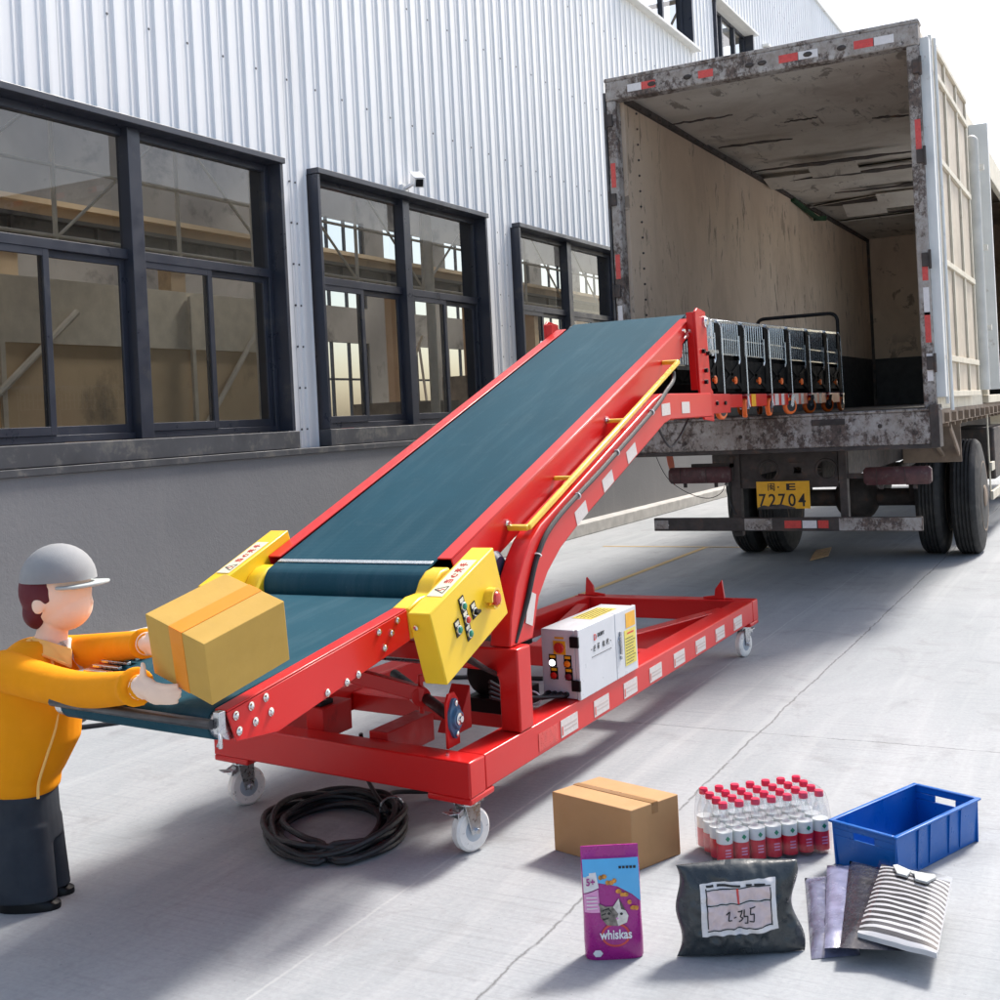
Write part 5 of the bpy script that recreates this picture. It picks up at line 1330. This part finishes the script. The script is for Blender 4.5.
g = MB(); g.hexa(cbm+ct)
CB = g.build('cardboard_box', 'flat_card', None, bevel=.002); tag(CB, 'ochre carton with an orange tape band held by the person over the belt', 'box')
g = MB()
nz = (ct[1]-ct[0]).cross(ct[3]-ct[0]).normalized(); nz = nz if nz.z > 0 else -nz
f0, f1 = .41, .63
def lp(p, q, t): return p.lerp(q, t)
nL = -(ct[3]-ct[0]).normalized()
A_, B_ = lp(ct[1], ct[0], f0), lp(ct[1], ct[0], f1); A2, B2 = lp(ct[2], ct[3], f0), lp(ct[2], ct[3], f1)
g.hexa([A_, B_, B2, A2, A_+nz*.0015, B_+nz*.0015, B2+nz*.0015, A2+nz*.0015])
C_, D_ = lp(cbm[1], cbm[0], f0), lp(cbm[1], cbm[0], f1)
g.hexa([C_, D_, B_, A_, C_+nL*.0015, D_+nL*.0015, B_+nL*.0015+nz*.0015, A_+nL*.0015+nz*.0015])
g.build('parcel_tape', 'flat_tape', CB, smooth=0)

# ------------------------------------------------------------------ goods on the ground
# brown carton
g = MB(); o_ = V((-1.813, 3.652, 0)); e1, e2 = V((.330, -.095, 0)), V((.088, .210, 0)); H_ = .203
g.obox(o_, e1, e2, V((0, 0, H_)))
CX = g.build('cardboard_box', 'card', None, bevel=.003); tag(CX, 'closed brown cardboard box standing on the concrete behind the magenta bag', 'box')
g = MB(); m0 = o_+e2*.5+V((0, 0, H_+.0004)); n2 = e2.normalized()*.014
g.hexa([m0-n2, m0+e1-n2, m0+e1+n2, m0+n2, m0-n2+V((0, 0, .0012)), m0+e1-n2+V((0, 0, .0012)), m0+e1+n2+V((0, 0, .0012)), m0+n2+V((0, 0, .0012))])
m1 = o_+e1+e2*.5; ex_ = e1.normalized()
g.hexa([m1-n2+V((0, 0, H_-.035)), m1+n2+V((0, 0, H_-.035)), m1+n2+V((0, 0, H_)), m1-n2+V((0, 0, H_))]+[p+ex_*.0012 for p in (m1-n2+V((0, 0, H_-.035)), m1+n2+V((0, 0, H_-.035)), m1+n2+V((0, 0, H_)), m1-n2+V((0, 0, H_)))])
g.build('parcel_tape', 'card_tape', CX, smooth=0)

# magenta pet food bag
PB = thing('pet_food_bag', 'magenta and sky blue cat food bag standing upright in front of the brown box', 'bag', (-1.313, 2.984, 0))
fr = pa; fn = -pb                                   # right and towards the camera
def BG(x, y, z): return V((-1.313, 2.984, 0))+fr*x+pb*y+V((0, 0, z))
g = MB(); rings = []
prof = [(0, .078, .028), (.006, .081, .031), (.05, .0815, .036), (.12, .080, .036), (.19, .0805, .030), (.24, .081, .020), (.272, .0805, .008), (.276, .0800, .003), (.306, .0800, .003)]
for z, hw, hd in prof:
    pt = []
    for k in range(40):
        t = 2*math.pi*k/40; c_, s_ = math.cos(t), math.sin(t)
        pt.append(BG(math.copysign(abs(c_)**.45, c_)*hw, .012+math.copysign(abs(s_)**.75, s_)*hd, z))
    rings.append(pt)
g.ring_loft(rings); g.build('bag_film', 'purple', PB, smooth=50)
def front(z):                                       # distance of the printed face from the bag's middle
    for (z0, _, d0), (z1, _, d1) in zip(prof, prof[1:]):
        if z0 <= z <= z1: return .012-(d0+(d1-d0)*(z-z0)/(z1-z0))-.0012
    return .012-.004
def patch(pts, lift, mt, name, nx=1):
    # polygon in bag face coordinates, laid on the curved face
    bm = bmesh.new(); vs = [bm.verts.new((x, z, 0)) for x, z in pts]; bm.faces.new(vs)
    bmesh.ops.triangulate(bm, faces=bm.faces[:]); bmesh.ops.subdivide_edges(bm, edges=bm.edges[:], cuts=3, use_grid_fill=True)
    for v_ in bm.verts:
        x, z = v_.co.x, v_.co.y; fall = 0 if abs(x) < .05 else ((abs(x)-.05)/.03)**2*.010*min(1, (front(.1)/-.02))
        v_.co = BG(x, front(z)-lift+max(0, fall)*(1 if z < .24 else .2), z)
    g = MB(); g.bm.free(); g.bm = bm; return g.build(name, mt, PB, smooth=60)
patch([(-.0775, .272), (.0775, .272), (.0775, .158), (.055, .180), (.015, .202), (-.035, .212), (-.0775, .208)], .0006, 'sky_blue', 'blue_print')
patch([(-.0775, .236), (-.042, .240), (-.036, .20), (-.0775, .185)], .0014, 'paper', 'white_print')
patch([(-.0775, .182), (-.038, .196), (-.036, .135), (-.0775, .135)], .0014, 'pinkprint', 'pink_print')
for k in range(11):
    x = -.030+.0095*k; z = .226-.0040*k-(.0010*k*k*.5 if k > 4 else 0); r_ = .008
    patch([(x+r_*math.cos(t)*(1.1 if k % 2 else .8), z+.007*math.sin(k*2)+r_*math.sin(t)*.8) for t in [2*math.pi*q/7 for q in range(7)]], .002+.0003*(k % 3), 'kibble', 'kibble_print')
def circ(x, z, rx, rz, n=22): return [(x+rx*math.cos(2*math.pi*k/n), z+rz*math.sin(2*math.pi*k/n)) for k in range(n)]
patch(circ(.004, .072, .040, .033), .0012, 'redtape', 'logo_ring'); patch(circ(.004, .072, .034, .027), .0018, 'purple', 'logo_field')
patch([(-.040, .160), (-.036, .146), (-.034, .120), (-.018, .100), (.012, .097), (.036, .106), (.041, .124), (.034, .138), (.022, .142), (.017, .171), (.000, .150), (-.020, .150)], .0022, 'catgrey', 'cat_print')
patch([(.0, .148), (.017, .171), (.022, .142), (.034, .138), (.041, .124), (.036, .106), (.012, .097), (.008, .115), (.014, .13)], .0026, 'catwhite', 'cat_face_print')
for x, z in ((-.012, .132), (.022, .130)): patch(circ(x, z, .0042, .0036, 10), .0030, 'ink', 'cat_eye_print')
for a_ in ((-.030, .142, -.010, .147), (-.033, .130, -.020, .134), (-.030, .118, -.014, .121), (-.012, .146, -.004, .136)):
    patch([(a_[0], a_[1]), (a_[2], a_[3]), (a_[2], a_[3]-.0035), (a_[0], a_[1]-.0035)], .0027, 'ink', 'tabby_stripe_print')
patch(circ(.010, .118, .004, .003, 8), .0030, 'pinkprint', 'cat_nose_print')
g = MB(); g.text('whiskas', BG(-.040, front(.07)-.0035, .062), fr, V((0, 0, 1)), width=.088, height=.026, bold=.02); g.build('logo_lettering', 'whitep', PB, smooth=0)
g = MB(); g.text('5+', BG(-.070, front(.21)-.002, .206), fr, V((0, 0, 1)), width=.024, height=.020, bold=.02); g.build('age_lettering', 'purple', PB, smooth=0)
g = MB()
for k in range(2):
    for q in range(5): g.obox(BG(.022+.010*q, front(.25)-.002, .246-.014*k), fr*.007, pb*.0008, V((0, 0, .007 if k == 0 else .004)))
g.build('small_print', 'ink', PB, smooth=0)
patch(circ(-.047, .022, .014, .011, 6), .0014, 'whitep', 'white_badge')
g = MB()
for q in range(4): g.obox(BG(-.072, front(.15)-.003, .145+.010*q), fr*.030, pb*.0006, V((0, 0, .003)))
g.build('small_print', 'paper', PB, smooth=0)

# shrink wrapped bottles
WP = thing('bottle_pack', 'shrink wrapped pack of water bottles with red caps and red labels', 'bottle pack', (-1.1, 3.9, 0))
u_, v_ = V((.757, .653, 0)), V((-.653, .757, 0)); ob = V((-1.228, 3.685, .002))
BH = .205
gb = MB(); gc = MB(); gr = MB(); gw = MB()
prb = [(.0, .018), (.003, .024), (.03, .0265), (.07, .0262), (.118, .0265), (.140, .0245), (.160, .0175), (.172, .0125), (.188, .0122), (.190, .011)]
for r_ in range(4):
    for q in range(7):
        c_ = ob+u_*(.027+.0575*q)+v_*(.027+.0545*r_)
        g = MB(); g.lathe(c_, (0, 0, 1), prb, 20); bt = g.build('bottle', 'pet', WP)
        g = MB(); g.lathe(c_, (0, 0, 1), [(.186, .0148), (.187, .0152), (.203, .0150), (.205, .0135)], 16); g.build('bottle_cap', 'cap_red', bt)
        if True:
            g = MB(); g.lathe(c_, (0, 0, 1), [(.012, .0200), (.012, .0273), (.074, .0270), (.074, .0200)], 20, 0); g.lathe(c_, (0, 0, 1), [(.0745, .0200), (.0745, .0270), (.112, .0273), (.112, .0200)], 20, 1)
            if r_ == 0:
                p_ = c_-v_*.0274+V((0, 0, .093)); g.hexa([p_+u_*-.008, p_+V((0, 0, -.009)), p_+u_*.008, p_+V((0, 0, .009))]+[t_-v_*.001 for t_ in (p_+u_*-.008, p_+V((0, 0, -.009)), p_+u_*.008, p_+V((0, 0, .009)))], 2)
                for kk in range(3): g.obox(c_-v_*.0274+u_*-.010+V((0, 0, .034+.010*kk)), u_*.020, v_*.0008, V((0, 0, .004)), 3)
            g.build('bottle_label', ['bottle_red', 'bottle_white', 'bottle_green', 'pinkprint'], bt)
g = MB()
rg = []
for z, gx in ((.004, .002), (.05, .004), (.12, .004), (.165, .0), (.196, -.006), (.210, -.016)):
    L_, Wd = .400+gx*2, .219+gx*2; o2 = ob-u_*gx-v_*gx+V((0, 0, z)); rd = .022; pt = []
    for cx, cy, t0 in ((L_-rd, Wd-rd, 0), (rd, Wd-rd, 90), (rd, rd, 180), (L_-rd, rd, 270)):
        for k in range(5): t = R(t0+90*k/4); pt.append(o2+u_*(cx+rd*math.cos(t))+v_*(cy+rd*math.sin(t)))
    rg.append(pt)
g.ring_loft(rg, caps=False); g.build('shrink_film', 'film', WP)

# grey mailing bag
g = MB(); nx_, nz_ = 56, 44; MBc = V((-1.0, 3.13, 0)); hw, hh = .168, .245
def mailer(s):
    rows = []
    for j in range(nz_+1):
        row = []
        for i in range(nx_+1):
            x = -1+2*i/nx_; z = j/nz_
            pf = max(0, (1-abs(x)**3.2))**.6*max(0, (1-abs(2*z-1)**3.0))**.55
            wr = noise.noise(V((x*2.4+7*s, z*3.1, s*3)))*.020+abs(noise.noise(V((x*5+z*2, z*6-x*2, s*5))))*-.018+noise.noise(V((x*11, z*12, s)))*.004
            w_ = hw*(1-.07*math.sin(math.pi*z)+.05*(1-z))
            zz = hh*z*(1+(.02*math.cos(x*3) if j == nz_ else 0)); zz = max(.001, zz)
            row.append(MBc+fr*(x*w_+.010*math.sin(z*9)*(abs(x)**4))+pb*(s*(.052*pf+wr*pf)+.03*z)+V((0, 0, zz)))
        rows.append(row)
    return rows
for s in (-1, 1):
    rw = mailer(s)
    for j in range(nz_):
        for i in range(nx_): g.face([rw[j][i], rw[j][i+1], rw[j+1][i+1], rw[j+1][i]])
bmesh.ops.remove_doubles(g.bm, verts=g.bm.verts, dist=.0008)
MA = thing('mailing_bag', 'dark grey plastic mailing bag with a white address label, standing before the bottles', 'parcel', MBc)
g.build('bag_film', 'parcel', MA, smooth=70)
rw = mailer(-1)
def onbag(u, z, lift):
    fi = (u+1)/2*nx_; fj = z*nz_; i, j = int(min(fi, nx_-1)), int(min(fj, nz_-1)); a, b_ = fi-i, fj-j
    p = rw[j][i]*(1-a)*(1-b_)+rw[j][i+1]*a*(1-b_)+rw[j+1][i]*(1-a)*b_+rw[j+1][i+1]*a*b_
    return p+fn*lift
def decal(u0, u1, z0, z1, lift, mt, name, tilt=.04, n=44, par=None):
    g = MB(); P_ = [[onbag(u0+(u1-u0)*i/n, z0+(z1-z0)*j/n+tilt*(i/n-.5), lift) for i in range(n+1)] for j in range(n+1)]
    for j in range(n):
        for i in range(n): g.face([P_[j][i], P_[j][i+1], P_[j+1][i+1], P_[j+1][i]])
    bmesh.ops.remove_doubles(g.bm, verts=g.bm.verts, dist=1e-5); return g.build(name, mt, par or MA, smooth=70)
AL = decal(-.66, .62, .29, .84, .0015, 'paper', 'address_label')
decal(-.56, .52, .63, .76, .0025, 'pink_paper', 'form_field', par=AL); decal(-.56, .52, .36, .60, .0025, 'pink_paper', 'form_field', par=AL)
for a in ((-.57, .53, .765, .775), (-.57, .53, .61, .622), (-.57, .53, .345, .357), (-.57, -.55, .36, .77), (.51, .53, .36, .77)): decal(*a, .0032, 'ink', 'form_line', tilt=.04 if a[1]-a[0] > .5 else 0, n=44 if a[1]-a[0] > .5 else 24, par=AL)
decal(-.05, -.015, .62, .77, .0036, 'redtape', 'form_line', tilt=0, n=16, par=AL)
for a, b_ in ((-.55, -.42), (-.36, .02), (.12, .22), (.26, .44)): decal(a, b_, .785, .808, .0036, 'ink', 'small_print', tilt=0, n=10, par=AL)
g = MB()
ink = [[(-.25, .50), (-.18, .52), (-.22, .44), (-.16, .44)], [(-.12, .46), (-.08, .47)], [(-.05, .53), (.02, .55), (-.02, .48), (.03, .46), (-.04, .42)], [(.06, .55), (.05, .47), (.11, .48), (.10, .41), (.05, .41)], [(.15, .56), (.25, .57)], [(.17, .56), (.15, .50), (.22, .50), (.20, .43), (.13, .43)]]
for st_ in ink: g.tube([onbag(st_[k][0]+(st_[k+1][0]-st_[k][0])*t/6, st_[k][1]+(st_[k+1][1]-st_[k][1])*t/6, .004) for k in range(len(st_)-1) for t in range(7) if t < 6 or k == len(st_)-2], .0016, 6)
g.build('handwriting', 'ink', AL)

# blue crate
CR = thing('plastic_crate', 'open blue plastic crate with hand slots standing behind the striped shirt', 'crate', (-.70, 4.12, 0))
c0, ca, cb_ = V((-.688, 3.765, 0)), V((.190, .458, 0)), V((-.205, .265, 0)); ca = ca; L1_, L2_ = ca.length, cb_.length
la = ca.normalized(); lb = V((-la.y, la.x, 0)); L2_ = .235
def CP(a, b_, z, off=0): return c0+la*a+lb*b_+V((0, 0, z))
g = MB(); h_ = .142; t_ = .006; tp = .008      # walls leaning out by tp
def wall(a0, b0, a1, b1, in_, slot=False):
    d = (V((a1-a0, b1-b0, 0))).normalized(); n_ = V(in_)
    def q(t, z, k):    # t along, k thickness inwards
        x = a0+(a1-a0)*t; y = b0+(b1-b0)*t; o2 = n_*(tp*(1-z/h_)+k*t_); return CP(x+o2.x, y+o2.y, z)
    def seg(t0, t1, z0, z1): g.hexa([q(t0, z0, 0), q(t1, z0, 0), q(t1, z0, 1), q(t0, z0, 1), q(t0, z1, 0), q(t1, z1, 0), q(t1, z1, 1), q(t0, z1, 1)])
    if slot:
        seg(0, 1, 0, .098); seg(0, .34, .098, .120); seg(.66, 1, .098, .120); seg(0, 1, .120, h_)
    else: seg(0, 1, 0, h_)
wall(0, 0, L1_, 0, (0, 1, 0)); wall(0, L2_, L1_, L2_, (0, -1, 0)); wall(0, .0, 0, L2_, (1, 0, 0), True); wall(L1_, 0, L1_, L2_, (-1, 0, 0), True)
g.hexa([CP(.01, .01, .002), CP(L1_-.01, .01, .002), CP(L1_-.01, L2_-.01, .002), CP(.01, L2_-.01, .002), CP(.01, .01, .009), CP(L1_-.01, .01, .009), CP(L1_-.01, L2_-.01, .009), CP(.01, L2_-.01, .009)])
g.build('crate_shell', 'crate', CR, bevel=.002)
g = MB()
for a0, b0, a1, b1 in ((-.008, -.008, L1_+.008, .008), (-.008, L2_-.008, L1_+.008, L2_+.008), (-.008, .0081, .008, L2_-.0081), (L1_-.008, .0081, L1_+.008, L2_-.0081)):
    g.hexa([CP(a0, b0, h_-.004), CP(a1, b0, h_-.004), CP(a1, b1, h_-.004), CP(a0, b1, h_-.004), CP(a0, b0, h_+.004), CP(a1, b0, h_+.004), CP(a1, b1, h_+.004), CP(a0, b1, h_+.004)])
g.build('crate_rim', 'crate', CR, bevel=.003)
g = MB()
for a in (.12, .19, L1_-.19, L1_-.12): g.hexa([CP(a, .004, .01), CP(a+.008, .004, .01), CP(a+.008, .012, .01), CP(a, .012, .01), CP(a, -.006, h_-.006), CP(a+.008, -.006, h_-.006), CP(a+.008, .004, h_-.006), CP(a, .004, h_-.006)])
g.build('crate_rib', 'crate', CR)

# garments in clear bags, fanned out
def garment(name, corners, th, mt, lab, cat, seed):
    p00, p10, p11, p01 = [V(c_) for c_ in corners]; n = 18; g = MB()
    def pt(u, v_, top):
        p = p00*(1-u)*(1-v_)+p10*u*(1-v_)+p11*u*v_+p01*(1-u)*v_
        e = max(0, 1-abs(2*u-1)**5)*max(0, 1-abs(2*v_-1)**7)
        return p+V((0, 0, (th*e+noise.noise(V((u*3+seed, v_*7, seed)))*th*.45*e) if top else 0))
    for top in (0, 1):
        for j in range(n):
            for i in range(n):
                f = [pt(i/n, j/n, top), pt((i+1)/n, j/n, top), pt((i+1)/n, (j+1)/n, top), pt(i/n, (j+1)/n, top)]
                g.face(f if top else f[::-1])
    bmesh.ops.remove_doubles(g.bm, verts=g.bm.verts, dist=1e-4)
    o_ = g.build(name, mt, None, smooth=70); tag(o_, lab, cat, 'garments in clear bags fanned out on the concrete'); return pt, o_
garment('folded_garment', [(-.815, 3.165, .002), (-.700, 3.235, .002), (-.862, 3.765, .002), (-.962, 3.705, .002)], .022, 'bagA', 'pale blue grey garment in clear film, leftmost of the fanned garments', 'clothing', 1)
garment('folded_garment', [(-.783, 3.185, .028), (-.690, 3.235, .028), (-.800, 3.800, .028), (-.905, 3.765, .028)], .016, 'bagB', 'lavender garment in clear film between the pale blue and the charcoal ones', 'clothing', 4)
garment('folded_garment', [(-.735, 3.160, .048), (-.560, 3.205, .048), (-.665, 3.735, .048), (-.835, 3.775, .048)], .020, 'bagC', 'charcoal garment in clear film directly under the striped shirt', 'clothing', 8)
SH = thing('striped_shirt', 'black and white striped polo shirt folded in a clear bag, lying topmost', 'shirt', (-.63, 3.45, .07))
cs = [V((-.700, 3.215, .072)), V((-.492, 3.165, .072)), V((-.510, 3.590, .095)), V((-.715, 3.660, .095))]
def shp(u, v_, lift=0):
    p = cs[0]*(1-u)*(1-v_)+cs[1]*u*(1-v_)+cs[2]*u*v_+cs[3]*(1-u)*v_
    return p+V((0, 0, lift+.014*max(0, 1-abs(2*u-1)**6)*max(0, 1-abs(2*v_-1)**8)+.003*noise.noise(V((u*4, v_*6, 2)))))
g = MB(); n, ns = 16, 30
for j in range(ns):
    for i in range(n):
        def vv(a, b_):
            b_ = b_+(-.08 if b_ % 2 else .08)*(0 < b_ < ns)
            return b_/ns+.035*math.sin(a/n*3.3)*(1-b_/ns)*(b_/ns)*4
        g.face([shp(i/n, vv(i, j)), shp((i+1)/n, vv(i+1, j)), shp((i+1)/n, vv(i+1, j+1)), shp(i/n, vv(i, j+1))], j % 2)
for (a, b_) in (((0, 0), (1, 0)), ((1, 0), (1, 1)), ((1, 1), (0, 1)), ((0, 1), (0, 0))):
    for k in range(16):
        t0, t1 = k/16, (k+1)/16
        p, q = shp(a[0]+(b_[0]-a[0])*t0, a[1]+(b_[1]-a[1])*t0), shp(a[0]+(b_[0]-a[0])*t1, a[1]+(b_[1]-a[1])*t1)
        g.face([V((p.x, p.y, p.z-.014)), V((q.x, q.y, q.z-.014)), q, p], 0)
bmesh.ops.remove_doubles(g.bm, verts=g.bm.verts, dist=1e-4)
g.build('shirt_body', ['cloth_white', 'cloth_black'], SH, smooth=60)
g = MB()
for pl_ in ([(.24, 1.0), (.47, .90), (.44, .80), (.30, .80), (.20, .93)], [(.78, .99), (.51, .90), (.56, .79), (.72, .79), (.82, .92)]):
    A1 = [shp(u, v_, .004) for u, v_ in pl_]; g.ring_loft([A1, [p+V((0, 0, .008)) for p in A1]])
A1 = [shp(u, v_, .002) for u, v_ in ((.3, 1.0), (.7, 1.0), (.52, .88))]; g.ring_loft([A1, [p+V((0, 0, .004)) for p in A1]])
g.build('shirt_collar', 'shirt', SH, bevel=.003)
g = MB(); n = 10
for j in range(n):
    for i in range(n): g.face([shp(-.03+1.06*(i+a)/n, -.02+1.05*(j+b_)/n, .010) for a, b_ in ((0, 0), (1, 0), (1, 1), (0, 1))])
bmesh.ops.remove_doubles(g.bm, verts=g.bm.verts, dist=1e-4); g.build('clear_bag', 'film', SH, smooth=70)
